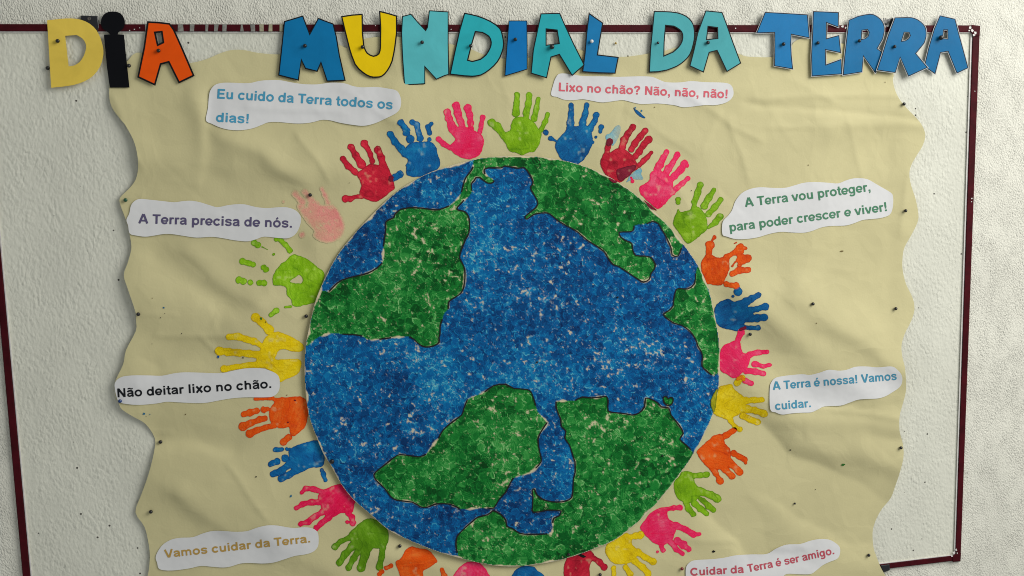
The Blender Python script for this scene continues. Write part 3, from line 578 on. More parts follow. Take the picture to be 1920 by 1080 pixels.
sG = 4.6154
G1 = T(560, 280, sG, [(880, 520), (960, 505), (1060, 508), (1150, 520), (1220, 520), (1300, 490), (1370, 430), (1410, 370), (1430, 290), (1450, 240), (1490, 190), (1510, 150), (1515, 95)]) + \
     T(560, 280, sG, [(1600, 120), (1605, 180), (1612, 215), (1650, 240), (1690, 268), (1682, 288), (1640, 293), (1600, 268), (1570, 245), (1535, 245), (1520, 270), (1495, 300), (1500, 360), (1480, 400), (1430, 440), (1405, 470), (1375, 500), (1375, 520), (1400, 530), (1440, 540), (1470, 580), (1480, 640), (1475, 720), (1445, 780), (1420, 840), (1400, 900), (1395, 945)]) + \
     T(560, 460, sG, [(1430, 180), (1440, 250), (1435, 330), (1420, 390), (1385, 430), (1330, 465), (1300, 490), (1295, 550), (1260, 590), (1245, 640), (1225, 700), (1225, 760), (1215, 800), (1215, 840), (1170, 870), (1100, 880), (1050, 860), (1000, 815), (960, 790), (880, 795), (800, 800), (700, 812), (600, 815), (550, 785), (500, 775), (380, 768), (280, 762), (200, 785), (150, 810), (68, 870), (75, 800), (100, 680), (130, 540), (160, 440), (200, 392), (265, 398), (310, 350), (375, 300), (500, 265), (600, 240), (680, 195), (725, 150), (730, 80), (735, 10)]) + \
     T(560, 280, sG, [(745, 760), (755, 690), (755, 630), (790, 605), (825, 590), (835, 560)])
G2 = T(560, 280, sG, [(1515, 95)]) + [(899, 297.5), (930, 293.5), (967, 292), (1035, 297), (1100, 313), (1160, 342), (1215, 385), (1262, 433), (1279, 456)] + \
     T(940, 270, sG, [(1560, 900), (1530, 970), (1480, 960), (1470, 900), (1430, 810), (1390, 740), (1360, 690), (1310, 670), (1260, 690), (1200, 695), (1150, 710), (1140, 750), (1090, 760), (1020, 765), (1040, 810), (1090, 840), (1130, 860), (1140, 920), (1165, 965), (1250, 970), (1300, 985), (1328, 1030)]) + \
     T(960, 480, sG, [(1240, 70), (1235, 110), (1205, 150), (1190, 200), (1140, 225), (1090, 200), (1000, 140), (920, 90), (870, 70), (825, 5)]) + \
     T(940, 270, sG, [(890, 930), (820, 880), (740, 830), (660, 760), (580, 715), (500, 670), (440, 620), (400, 597), (350, 597), (280, 610), (225, 650), (208, 625), (300, 550), (315, 500), (290, 450), (260, 400), (255, 370), (275, 330), (245, 260), (200, 205), (150, 210), (90, 200), (30, 190)]) + \
     T(560, 280, sG, [(1750, 160), (1640, 160), (1604, 178), (1600, 120)])
G3 = T(960, 480, sG, [(1610, 90), (1590, 150), (1580, 240), (1520, 285), (1440, 280), (1415, 310), (1400, 380), (1395, 430), (1360, 470), (1315, 500), (1330, 530), (1400, 580), (1470, 600), (1540, 650), (1590, 720), (1610, 780), (1640, 830), (1650, 880), (1645, 950), (1690, 1000), (1730, 1030), (1790, 1000)]) + [(1349, 660), (1345, 620), (1338, 580), (1326, 538), (1316, 512)]
G4 = T(660, 700, sG, [(190, 885), (210, 850), (300, 780), (390, 710), (450, 705), (580, 722), (640, 700), (690, 630), (750, 560), (790, 490), (870, 420), (950, 360), (970, 300), (1000, 225), (1080, 190), (1150, 160), (1230, 105), (1330, 95), (1400, 130), (1520, 140), (1560, 180), (1590, 280), (1620, 350), (1690, 425), (1640, 500), (1610, 570), (1625, 680), (1640, 760), (1590, 820), (1520, 870), (1400, 905), (1370, 950), (1330, 1030)]) + \
     T(680, 846, sG, [(1180, 420), (1135, 492), (1080, 490), (940, 500), (840, 497), (760, 460), (640, 455), (560, 485), (500, 480), (430, 440), (300, 425), (240, 390), (190, 320), (120, 255)])
G5 = T(680, 846, sG, [(1130, 512), (1200, 550), (1240, 600), (1250, 650), (1300, 670), (1360, 710), (1450, 720), (1600, 715), (1640, 690), (1645, 620), (1655, 580), (1700, 560), (1712, 535), (1710, 515), (1600, 510), (1480, 530), (1470, 480), (1475, 400), (1468, 340), (1488, 328), (1510, 380), (1580, 425), (1680, 440), (1760, 430), (1810, 400), (1820, 330), (1825, 240), (1840, 180), (1838, 90)]) + \
     T(940, 700, sG, [(635, 760), (610, 680), (590, 620), (550, 560), (560, 500), (520, 460), (515, 400), (490, 340), (475, 290), (475, 245), (550, 238), (640, 235), (700, 205), (780, 212), (860, 205), (910, 200), (925, 240), (925, 325), (990, 340), (1080, 350), (1130, 360), (1190, 345), (1240, 290), (1250, 215), (1310, 230), (1360, 260), (1385, 290), (1450, 300), (1470, 360), (1540, 450), (1575, 520), (1545, 570), (1600, 620), (1640, 660), (1660, 710)]) + \
     [(1290, 867), (1275, 888), (1245, 928), (1208, 968), (1167, 1003), (1130, 1023), (1058, 1048), (1000, 1059), (955, 1062), (913, 1058), (867, 1048)] + T(680, 846, sG, [(820, 880), (808, 820), (812, 760), (830, 720), (890, 660), (960, 600), (1000, 570), (1080, 550)])
G6 = T(940, 700, sG, [(1400, 210), (1425, 198), (1445, 218), (1468, 207), (1488, 220), (1480, 260), (1445, 280), (1410, 255)])
LANDS = [smooth(g, 3) for g in (G1, G2, G3, G4, G5, G6)]

st = 1.45
gx, gy = np.meshgrid(np.arange(566, 1356, st), np.arange(288, 1067, st))
ins_disc = inside(gx, gy, disc)
ddisc = np.full(gx.shape, -1.0)
rr = discr(gx, gy)
dd = segdist(gx, gy, disc[::2]); ddisc = np.where(ins_disc, dd, -dd)
region = np.zeros(gx.shape, int); dland = np.full(gx.shape, 1e9)
for k, g in enumerate(LANDS):
    bx = [p[0] for p in g]; by = [p[1] for p in g]
    m_ = (gx > min(bx)-16) & (gx < max(bx)+16) & (gy > min(by)-16) & (gy < max(by)+16)
    ii = np.nonzero(m_)
    q = segdist(gx[ii], gy[ii], g); dland[ii] = np.minimum(dland[ii], q)
    region[ii] = np.where(inside(gx[ii], gy[ii], g), k+1, region[ii])

# where the children dabbed less paint (photo)
thin = np.zeros(gx.shape)
for cx, cy, rx, ry, a in [(925, 480, 60, 38, .55), (1010, 560, 75, 45, .5), (1050, 470, 40, 28, .5), (1220, 655, 90, 34, .75), (1180, 690, 50, 22, .6), (770, 675, 60, 26, .6), (830, 745, 60, 40, .5), (800, 800, 60, 36, .5), (600, 680, 36, 16, .5),
                          (1060, 500, 60, 24, .45), (1300, 720, 40, 40, .55), (1000, 700, 90, 40, .35), (760, 470, 60, 60, .45), (850, 420, 50, 40, .5), (950, 830, 60, 60, .4), (1230, 840, 50, 40, .5), (1150, 810, 50, 30, .45), (920, 1010, 60, 20, .45), (690, 840, 60, 30, .35), (1000, 655, 90, 40, .35), (900, 560, 40, 40, .35), (1110, 640, 90, 30, .4)]:
    thin = np.maximum(thin, a*np.exp(-((gx-cx)/rx)**2-((gy-cy)/ry)**2))
def dabs(n, seed, rmin, rmax, stroke, keepk):
    """finger dabs printed one over another: tone, cover, relief"""
    r_ = np.random.RandomState(seed); ny, nx = gx.shape
    tone = .50+.3*(vn(gx, gy, 9, seed+2)-.5)
    cov = np.zeros(gx.shape); rel = np.zeros(gx.shape)
    X = r_.uniform(0, nx, n); Y = r_.uniform(0, ny, n); RA = r_.uniform(rmin, rmax, n)*r_.choice([1, .9, .7, .5], n); EL = r_.uniform(.6, 1, n); AN = r_.uniform(0, 6.28, n)
    TO = r_.beta(1.8, 2.3, n); PH = r_.uniform(0, 6.28, n); AL = r_.uniform(.5, 1.0, n); SW = r_.uniform(0, 1, n); KP = r_.uniform(0, 1, n)
    bigt = .7*vn(X*st, Y*st, 85, seed+5)+.3*vn(X*st, Y*st, 35, seed+6)
    th_ = thin[Y.astype(int).clip(0, ny-1), X.astype(int).clip(0, nx-1)]
    drop = keepk*(.95*th_+.5*(vn(X*st, Y*st, 34, seed+7)-.45))
    for i in range(n):
        if KP[i] < drop[i]: continue
        r = RA[i]/st; R_ = int(r+2); cx, cy = int(X[i]), int(Y[i])
        x0, x1, y0, y1 = max(cx-R_, 0), min(cx+R_, nx), max(cy-R_, 0), min(cy+R_, ny)
        if x1-x0 < 2 or y1-y0 < 2 or ddisc[cy, cx] < -12: continue
        dx = (np.arange(x0, x1)-X[i])[None, :]; dy = (np.arange(y0, y1)-Y[i])[:, None]
        ca, sa = math.cos(AN[i]), math.sin(AN[i]); u = dx*ca+dy*sa; v = (-dx*sa+dy*ca)/EL[i]
        q = np.sqrt(u*u+v*v)/r; th = np.arctan2(v, u)
        q = q*(1+.12*np.sin(3*th+PH[i])+.07*np.sin(7*th+PH[i]*2))
        e = np.clip((1-q)/.14, 0, 1); a = e*AL[i]
        cres = np.exp(-((q-.74)/.11)**2)*np.clip(np.cos(th-PH[i])+.3, 0, 1)
        swirl = .5+.5*np.sin((u*math.cos(PH[i])+v*math.sin(PH[i])+.9*np.sin(v/r*2))*2.1*st)
        t = .95*(TO[i]*.66+bigt[i]*.50-.20)+stroke*.5*cres-.36*np.exp(-((q-.94)/.08)**2)+(.34*(swirl-.5) if SW[i] < .5 else .06*(swirl-.5))
        s_ = (slice(y0, y1), slice(x0, x1))
        tone[s_] = tone[s_]*(1-a)+t*a
        cov[s_] = np.maximum(cov[s_], e*(1-.25*cres))
        rel[s_] = rel[s_]*(1-a)+a*(.35*np.exp(-((q-.85)/.12)**2)+.12*swirl)
    return tone, cov, rel
tB, cB, rB = dabs(26000, 5, 4.5, 10.5, 1.1, .7)
tGn, cG, rG = dabs(14000, 9, 6, 13, .95, .6)
isl = region > 0
tone = np.where(isl, tGn, tB); cov = np.where(isl, cG, cB); rel = np.where(isl, rG, rB)
spk = .35*vn(gx, gy, 5.0, 71)+.35*vn(gx, gy, 3.0, 72)+.3*vn(gx, gy, 1.9, 73)
bare = sst(.15, .8, 1-cov)*sst(.50, .68, spk+.12*thin)                       # bare card shows in the gaps between dabs
bare = bare*.85
bare = np.maximum(bare, sst(.81, .92, spk+.16*thin)*.6)
fl = np.abs(vn(gx+gy*.4, gy-gx*.3, 4.5, 77)-.5); fleck = sst(.05, .0, fl)*sst(.55, .8, vn(gx, gy, 7, 78)+.25*thin)     # scratchy pale strokes
tone = tone+.22*fleck; bare = np.maximum(bare, .45*sst(.035, 0, fl)*sst(.66, .86, vn(gx, gy, 7, 78)+.34*thin))
tone = tone+thin*.24*(.4+1.2*vn(gx*.6+gy*.5, gy-gx*.2, 9, 79))
# finger strokes do not quite reach the drawn coast line nor the rim
mg = -2.4+5.2*vn(gx, gy, 17, 81)+2.5*(vn(gx, gy, 4, 83)-.5)
dcoast = np.where(ddisc < 9, 9, dland)
bare = np.maximum(bare, sst(mg+.8, mg-.8, dcoast)*np.where(isl, 1, .8))
mr = -2.5+7.5*vn(gx, gy, 24, 84)**1.6+2.5*(vn(gx, gy, 5, 85)-.5)
bare = np.clip(np.maximum(bare, sst(mr+.8, mr-.8, ddisc)), 0, 1)
tone = np.clip(tone+.05*(vn(gx, gy, 3, 88)-.5), 0, 1)
def ramp(t, cols):
    t = t[..., None]*(len(cols)-1); o = 0
    cols = np.array(cols); k = np.clip(np.floor(t[..., 0]).astype(int), 0, len(cols)-2); f = t-k[..., None]
    return cols[k]*(1-f)+cols[k+1]*f
EG = .85
cb = ramp(tone, [alb(c, EG) for c in ((0, 40, 84), (0, 68, 122), (0, 94, 154), (18, 126, 174), (96, 176, 190))])
cg = ramp(np.clip(tone+.05, 0, 1), [alb(c, EG*.86) for c in ((0, 46, 18), (2, 78, 30), (24, 112, 44), (64, 144, 70), (128, 176, 116))])
cc = np.array(alb((205, 192, 160), EG))
colr = np.where(isl[..., None], cg, cb)*(1-bare[..., None])+cc*bare[..., None]
rel = rel*(1-bare)*1.0+.12*vn(gx, gy, 3, 90)
m_gp = mat('dabbed_poster_paint', None, .42, attr='paint', spec=.08); m_gp.name = 'dabbed_poster_paint'
m_gp.node_tree.nodes['Principled BSDF'].inputs['Roughness'].default_value = .42
hgrid = HG(gx, gy)+.35+rel*.55
ins4 = (ddisc > -.2)
cell_reg = region[:-1, :-1]
okc = ins4[:-1, :-1] & ins4[1:, :-1] & ins4[:-1, 1:] & ins4[1:, 1:] & (gy[:-1, :-1] < 1090)
PW = W(gx, gy, hgrid)
ids = np.arange(gx.size).reshape(gx.shape)
names = ['sea_paint', 'land_paint', 'land_paint', 'land_paint', 'land_paint', 'land_paint', 'land_paint']
labs = [None, 'green land on the left of the globe', 'green land across the top right of the globe', 'narrow green land at the right rim', 'green land at the lower left', 'green land at the lower right', 'small green heart shaped island']
for k in range(7):
    sel = okc & (cell_reg == k); j, i = np.nonzero(sel)
    q = np.stack([ids[j, i], ids[j+1, i], ids[j+1, i+1], ids[j, i+1]], 1)
    u, inv = np.unique(q.ravel(), return_inverse=True)
    me = bpy.data.meshes.new(names[k]); nf = len(q)
    me.vertices.add(len(u)); me.vertices.foreach_set('co', PW.reshape(-1, 3)[u].astype(np.float32).ravel())
    me.loops.add(nf*4); me.loops.foreach_set('vertex_index', inv.astype(np.int32).ravel())
    me.polygons.add(nf); me.polygons.foreach_set('loop_start', np.arange(0, nf*4, 4, dtype=np.int32))
    me.update(calc_edges=True); me.polygons.foreach_set('use_smooth', [True]*nf)
    ca = me.color_attributes.new('paint', 'FLOAT_COLOR', 'POINT')
    cl = np.hstack([colr.reshape(-1, 3)[u], np.ones((len(u), 1))]); ca.data.foreach_set('color', cl.astype(np.float32).ravel())
    me.materials.append(m_gp); me.validate()
    o = bpy.data.objects.new(names[k], me); C.objects.link(o); o.parent = globe
    if labs[k]: o['label'] = labs[k]

G_ON = (globe, lambda x, y: HG(x, y)+.9)
hp('olive', 1200, 700, 6, [[(872, 175), (830, 230), (796, 320), (805, 380), (830, 440), (850, 380), (866, 260)]], [], name='paint_smear', label='olive edge of the yellow print on the globe rim', on=G_ON)
hp('plum', 1100, 220, 6, [[(640, 930), (680, 950), (740, 1000), (790, 1045), (730, 1035), (680, 990)]], [], name='paint_smear', label='plum edge of the pink print on the globe rim', on=G_ON)
hp('plum', 1100, 220, 6, [[(245, 680), (300, 700), (350, 722), (320, 738), (280, 722)]], [], name='paint_smear', label='dark red edge of a print on the globe rim', on=G_ON)
m_ink = mat('black_marker', (.012, .011, .012), .5)
def ribbon(name, pts, w, hf, parent, closed=False, seed=1):
    pts = np.array(smooth(pts, 2, closed)); n = len(pts); V = []; Fc = []
    rr_ = np.random.RandomState(seed)
    for i in range(n):
        a = pts[i-1] if i > 0 else pts[0]; b = pts[(i+1) % n] if i < n-1 or closed else pts[-1]
        d = b-a; d /= max(np.linalg.norm(d), 1e-6); nr = np.array([d[1], -d[0]]); ww = w*rr_.uniform(.75, 1.15)*.5
        V += [pts[i]+nr*ww, pts[i]-nr*ww]
    for i in range(n-1): Fc.append((2*i, 2*i+1, 2*i+3, 2*i+2))
    V = np.array(V); return mkobj(name, W(V[:, 0], V[:, 1], hf(V[:, 0], V[:, 1])), Fc, m_ink, parent)
hl = lambda x, y: HG(x, y)+1.3
rl = random.Random(5)
for k, g in enumerate([G1, G2, G3, G4, G5, G6]):
    runs = []; cur = []
    gg = g+[g[0]]
    for i, p in enumerate(gg):
        near = float(segdist(np.array([p[0]]), np.array([p[1]]), disc)[0]) < 4.5
        gap = rl.random() < .05 and k != 5
        joint = k in (0, 1) and p[1] < 310 and p[0] < 912
        if near or joint or gap:
            if len(cur) > 1: runs.append(cur)
            cur = []
        else: cur.append(p)
    if len(cur) > 1: runs.append(cur)
    for r in runs: ribbon('coast_line', r, 2.6, hl, globe, seed=k)

# ------------------------------------------------------------------ cut-out title letters
def letter(ch, label, ox, oy, outer, holes, col, e, w=2.6, h=14, white=0, tilt=(0, 0), shade=None, gloss=0, seed=0, cat='paper letter', tape=None):
    s = 4.8; O = T(ox, oy, s, outer); e = EP(sum(q[0] for q in O)/len(O), 90); Hs = [T(ox, oy, s, q) for q in holes]
    cx = sum(p[0] for p in O)/len(O); cy = sum(p[1] for p in O)/len(O)
    def hf(x, y): return h-5.0+tilt[0]*(x-cx)+tilt[1]*(y-cy)+.8*(vn(x, y, 60, 100+seed)-.5)
    mc = mat('letter_card_'+str(seed), alb(col, e), .5 if not gloss else .4, var=.07, vscale=22, coat=gloss*.05, spec=.1, bump=[(300, .00012, 3)])
    if w:
        w = w+.6
        base_m = m_lam if white else m_ink2
        white = white*.75; bo = offset(O, white) if white else O; bh = [offset(q, -white*.6) for q in Hs] if white else Hs
        root = sheet('paper_letter', bo, bh, hf, base_m, None, .3, 9)
        if white:
            sheet('outline', O, Hs, lambda x, y: hf(x, y)+.15, m_ink2, root, 0, 9)
        sheet('face', offset(O, -w), [offset(q, w) for q in Hs], lambda x, y: hf(x, y)+.32, mc, root, 0, 9)
    else:
        root = sheet('paper_letter', O, Hs, hf, mc, None, .35, 9)
    tag(root, label, cat, 'cut out letters of the title')
    return root
m_ink2 = mat('letter_outline_ink', (.006, .007, .009), .5, spec=.15)
m_lam = mat('laminate_edge', (.48, .50, .52), .3, spec=.3)
YD, DARK, ORG, BM, YU, TN, TD, BI, BL_, BT, BR_ = (186, 162, 68), (7, 9, 13), (212, 76, 4), (0, 98, 146), (218, 186, 10), (78, 165, 172), (38, 155, 165), (14, 108, 172), (22, 112, 165), (20, 118, 178), (0, 114, 170)
letter('d', 'matte mustard yellow letter D at the left end of the title', 0, 0, smooth([(560, 168), (640, 165), (730, 178), (810, 215), (870, 275), (910, 360), (930, 450), (925, 520), (900, 600), (840, 680), (760, 732), (660, 765), (560, 780)], 2, False)+[(460, 790), (442, 480), (424, 182)],
       [[(586, 322)]+smooth([(690, 315), (740, 345), (768, 385), (775, 430), (755, 500), (715, 560), (665, 590)], 2, False)+[(618, 598)]], YD, .56, 0, 15, tilt=(0, .015), seed=1)
letter('i', 'plain black letter i with a round dot joined to its stem', 0, 0, [(935, 312), (992, 310)]+smooth([(975, 292), (930, 262), (908, 210), (918, 155), (955, 115), (1015, 103), (1075, 115), (1112, 155), (1124, 210), (1105, 260), (1062, 293)], 3, False)+[(1060, 308), (1116, 312), (1128, 440), (1165, 788), (988, 788), (962, 600), (945, 420)], [], DARK, .7, 0, 14, seed=2)
letter('a', 'bright orange letter A with a thick black outline', 0, 0, [(1325, 190), (1430, 196), (1530, 208), (1570, 265), (1640, 420), (1752, 683), (1608, 752), (1515, 565), (1452, 582), (1398, 773), (1235, 697), (1290, 430)],
       [[(1402, 298), (1450, 293), (1462, 378), (1424, 396)]], ORG, .60, 2.7, 14.5, tilt=(.01, .02), seed=3)
letter('m', 'deep blue letter M with a black outline', 300, 0, [(1115, 190), (1200, 165), (1288, 138), (1348, 300), (1422, 160), (1562, 212), (1590, 320), (1620, 500), (1672, 728), (1500, 735), (1448, 570), (1418, 648), (1305, 620), (1273, 545), (1250, 727), (1063, 680), (1088, 450)], [], BM, .66, 1.7, 15, tilt=(0, .01), seed=4)
letter('u', 'yellow letter U with a black outline', 600, 0, [(188, 145), (290, 130), (385, 123), (388, 300), (400, 410)]+smooth([(410, 440), (430, 475), (480, 500), (525, 480), (537, 430)], 2, False)+[(540, 250), (530, 95), (610, 115), (695, 140), (695, 300)]+smooth([(680, 420), (655, 550), (610, 640), (560, 690), (510, 700), (450, 695), (380, 655), (310, 580), (260, 440)], 2, False)+[(220, 280)], [], YU, .70, 2.0, 15.5, seed=5, tilt=(.01, 0))
letter('n', 'pale turquoise letter N with a slim black outline', 600, 0, [(738, 145), (820, 123), (885, 200), (950, 268), (963, 245), (980, 92), (1158, 103), (1158, 400), (1163, 672), (1120, 685), (1046, 718), (945, 605), (948, 757), (757, 769), (738, 500), (730, 300)], [], TN, .72, 1.3, 15, seed=6, tilt=(0, -.01))
letter('d', 'teal letter D beside the pale turquoise letter N', 600, 0, smooth([(1297, 113), (1420, 140), (1540, 190), (1620, 250), (1645, 310), (1658, 400), (1640, 480), (1600, 560), (1530, 630), (1450, 680), (1370, 692)], 2, False)+[(1300, 688), (1165, 672), (1205, 480), (1250, 280)],
       [[(1402, 290)]+smooth([(1460, 298), (1515, 330), (1535, 380), (1525, 430), (1490, 490), (1440, 530)], 2, False)+[(1370, 548), (1335, 538), (1370, 400)]], TD, .74, 1.8, 14, seed=7, tilt=(.01, .01))
letter('i', 'glossy blue straight letter I between the teal D and the teal A', 600, 0, [(1697, 185), (1780, 184), (1865, 185), (1868, 400), (1868, 625), (1660, 688), (1680, 400)], [], BI, .74, 1.0, 15.5, seed=8, gloss=.5, tilt=(.02, 0))
letter('a', 'teal letter A with a square hole and a large black tack', 900, 0, [(545, 120), (630, 117), (720, 115), (775, 240), (850, 400), (943, 585), (828, 686), (712, 495), (643, 517), (603, 706), (455, 662), (475, 450), (515, 260)], [[(600, 265), (690, 275), (708, 388), (600, 402)]], TD, .76, 1.5, 16, seed=9, tilt=(0, .01))
letter('l', 'blue letter L with a white pin', 900, 0, [(978, 112), (1045, 160), (1110, 205), (1085, 350), (1062, 490), (1250, 512), (1220, 664), (1070, 660), (918, 650), (940, 480), (955, 300)], [], BL_, .77, 1.6, 14, seed=10, tilt=(0, .015))
letter('d', 'light teal letter D that starts the word DA', 1180, 0, [(220, 98)]+smooth([(330, 100), (430, 110), (510, 140), (560, 185), (585, 240), (592, 320), (580, 400), (550, 490), (500, 550), (430, 600), (340, 635)], 2, False)+[(260, 650), (175, 653), (185, 450), (205, 250)],
       [[(330, 233)]+smooth([(400, 240), (450, 270), (475, 310), (470, 370), (440, 420), (390, 465)], 2, False)+[(315, 497), (318, 380)]], TN, .80, 1.5, 15, seed=11, tilt=(.01, 0))
letter('a', 'light teal letter A with a wrinkled left leg, ending the word DA', 1180, 0, [(685, 93), (760, 100), (838, 108), (880, 220), (940, 390), (1008, 570), (877, 650), (787, 458), (722, 475), (670, 655), (540, 595), (580, 440), (610, 300)], [[(712, 242), (790, 252), (792, 342), (700, 352)]], TN, .82, 1.4, 17, seed=12, tilt=(0, 0))
letter('t', 'blue letter T with a white cut edge, starting the word TERRA', 1400, 0, [(165, 108), (350, 118), (550, 130), (568, 345), (405, 312), (400, 400), (405, 500), (418, 625), (247, 595), (250, 400), (248, 295), (85, 300)], [], BT, .83, 1.0, 15, 1.1, seed=13, gloss=.25, tilt=(0, .01))
letter('e', 'blue letter E with a white cut edge', 1400, 0, [(597, 100), (830, 110), (828, 248), (722, 208), (720, 345), (833, 315), (850, 478), (712, 450), (715, 580), (853, 530), (860, 668), (585, 688), (580, 500), (590, 300)], [], BR_, .84, 1.0, 15.5, 1.2, seed=14, gloss=.4, tilt=(.01, .01))
letter('r', 'blue letter R whose leg tip is hidden behind the second R', 1400, 0, [(918, 180)]+smooth([(1000, 145), (1080, 128), (1140, 128), (1200, 165), (1235, 215), (1242, 280), (1225, 355)], 2, False)+[(1178, 437), (1260, 500), (1158, 660), (1052, 508), (1040, 650), (865, 678), (880, 500), (900, 320)],
       [[(1040, 275), (1085, 268), (1100, 290), (1090, 325), (1065, 345), (1035, 352)]], BR_, .84, .9, 15, 1.3, seed=15, gloss=.6, tilt=(.02, 0))
letter('a', 'blue letter A with a large black tack, at the right end of the title', 1520, 0, [(1163, 138), (1302, 170), (1335, 300), (1420, 612), (1315, 662), (1235, 465), (1172, 475), (1122, 668), (1020, 600), (1060, 430), (1110, 260)], [[(1200, 272), (1230, 272), (1232, 348), (1190, 345)]], BR_, .85, .9, 14.5, 1.3, seed=17, gloss=.6, tilt=(.01, 0))
letter('r', 'blue letter R overlapping the first R and the last A', 1400, 0, [(1333, 157)]+smooth([(1400, 155), (1480, 155), (1540, 175), (1590, 215), (1615, 260), (1618, 330), (1600, 390)], 2, False)+[(1525, 482), (1632, 608), (1455, 690), (1382, 520), (1340, 656), (1170, 633), (1215, 500), (1270, 320)],
       [[(1420, 293), (1460, 295), (1470, 320), (1455, 345), (1425, 365), (1397, 368)]], BR_, .85, .9, 18.5, 1.3, seed=16, gloss=.6, tilt=(-.01, 0))
# ------------------------------------------------------------------ notes with printed sentences
def arc(cx, cy, rx, ry, a0, a1, n=14): return [(cx+rx*math.cos(math.radians(a0+(a1-a0)*i/n)), cy+ry*math.sin(math.radians(a0+(a1-a0)*i/n))) for i in range(n+1)]
DOT = lambda x, y=66: ([(x, y-68), (x, y+68)], 70)
GL = {
 ' ': (278, []),
 'A': (722, [([(75, 0), (345, 716)], 74), ([(647, 0), (377, 716)], 74), ([(170, 215), (550, 215)], 60)]),
 'C': (722, [(arc(375, 358, 285, 300, 38, 322, 20), 72)]),
 'E': (667, [([(147, 0), (147, 716)], 74), ([(100, 655), (610, 655)], 61), ([(120, 375), (575, 375)], 60), ([(100, 61), (625, 61)], 61)]),
 'L': (611, [([(150, 0), (150, 716)], 74), ([(100, 61), (585, 61)], 61)]),
 'N': (722, [([(140, 0), (140, 716)], 68), ([(582, 0), (582, 716)], 68), ([(150, 690), (572, 26)], 72)]),
 'T': (611, [([(305, 0), (305, 700)], 74), ([(20, 655), (590, 655)], 61)]),
 'V': (667, [([(70, 716), (318, 0)], 72), ([(597, 716), (349, 0)], 72)]),
 'a': (556, [([(85, 375), (120, 430), (190, 468), (280, 475), (370, 460), (425, 415), (440, 340), (440, 120), (455, 50), (480, 0)], 64), ([(440, 305), (350, 282), (230, 262), (150, 232), (100, 180), (98, 120), (140, 65), (210, 45), (300, 58), (380, 110), (435, 180)], 54)]),
 'c': (556, [(arc(300, 260, 208, 212, 38, 322, 18), 64)]),
 'd': (611, [(arc(275, 260, 185, 210, 0, 360, 20), 62), ([(475, 0), (475, 716)], 69)]),
 'e': (556, [(arc(280, 260, 208, 212, 0, 322, 18), 62), ([(90, 238), (520, 238)], 48)]),
 'g': (611, [(arc(275, 268, 185, 202, 0, 360, 20), 60), ([(475, 519), (475, 0), (455, -90), (390, -145), (280, -158), (170, -140), (110, -80)], 62)]),
 'h': (611, [([(140, 0), (140, 716)], 69), ([(140, 330), (190, 425), (270, 463), (350, 462), (430, 430), (470, 350), (472, 0)], 62)]),
 'i': (278, [([(139, 0), (139, 519)], 69), ([(139, 590), (139, 716)], 69)]),
 'l': (278, [([(139, 0), (139, 716)], 69)]),
 'm': (889, [([(135, 0), (135, 519)], 68), ([(135, 340), (185, 430), (260, 465), (345, 460), (410, 420), (443, 340), (443, 0)], 60), ([(443, 340), (495, 430), (570, 465), (650, 460), (720, 420), (752, 340), (752, 0)], 60)]),
 'n': (611, [([(140, 0), (140, 519)], 69), ([(140, 330), (190, 425), (270, 463), (350, 462), (430, 430), (470, 350), (472, 0)], 62)]),
 'o': (611, [(arc(305, 260, 210, 212, 0, 360, 24), 63)]),
 'p': (611, [(arc(335, 260, 185, 210, 0, 360, 20), 62), ([(135, -200), (135, 519)], 69)]),
 'r': (389, [([(135, 0), (135, 519)], 69), ([(135, 300), (170, 400), (230, 452), (300, 460), (375, 440)], 60)]),
 's': (556, [([(478, 372), (430, 440), (350, 472), (250, 476), (150, 452), (105, 390), (125, 325), (200, 292), (320, 265), (430, 228), (462, 160), (435, 88), (350, 50), (255, 44), (150, 68), (80, 150)], 56)]),
 't': (333, [([(165, 690), (165, 150), (190, 75), (250, 52), (320, 62)], 64), ([(15, 468), (315, 468)], 52)]),
 'u': (611, [([(475, 0), (475, 519)], 69), ([(138, 519), (140, 170), (180, 88), (260, 55), (345, 62), (425, 110), (475, 200)], 62)]),
 'v': (556, [([(70, 519), (262, 0)], 66), ([(486, 519), (294, 0)], 66)]),
 'x': (556, [([(75, 519), (485, 0)], 70), ([(480, 519), (72, 0)], 70)]),
 '.': (278, [DOT(139)]), ',': (278, [DOT(139), ([(175, 30), (165, -80), (95, -140)], 38)]),
 '!': (333, [([(166, 716), (166, 330)], 70), ([(166, 340), (166, 200)], 52), DOT(166)]),
 '?': (611, [([(110, 500), (140, 590), (215, 645), (310, 655), (415, 635), (475, 565), (470, 490), (410, 420), (335, 360), (305, 290), (302, 200)], 66), DOT(302)]),
}
def combine(b, extra): a, s = GL[b]; return (a, s+extra)
ACUTE = [([(255, 595), (370, 735)], 55)]; TIL = [([(105, 610), (170, 668), (240, 672), (330, 628), (400, 618), (460, 680)], 42)]
GL['é'] = combine('e', ACUTE); GL['ó'] = combine('o', ACUTE); GL['ã'] = combine('a', TIL)
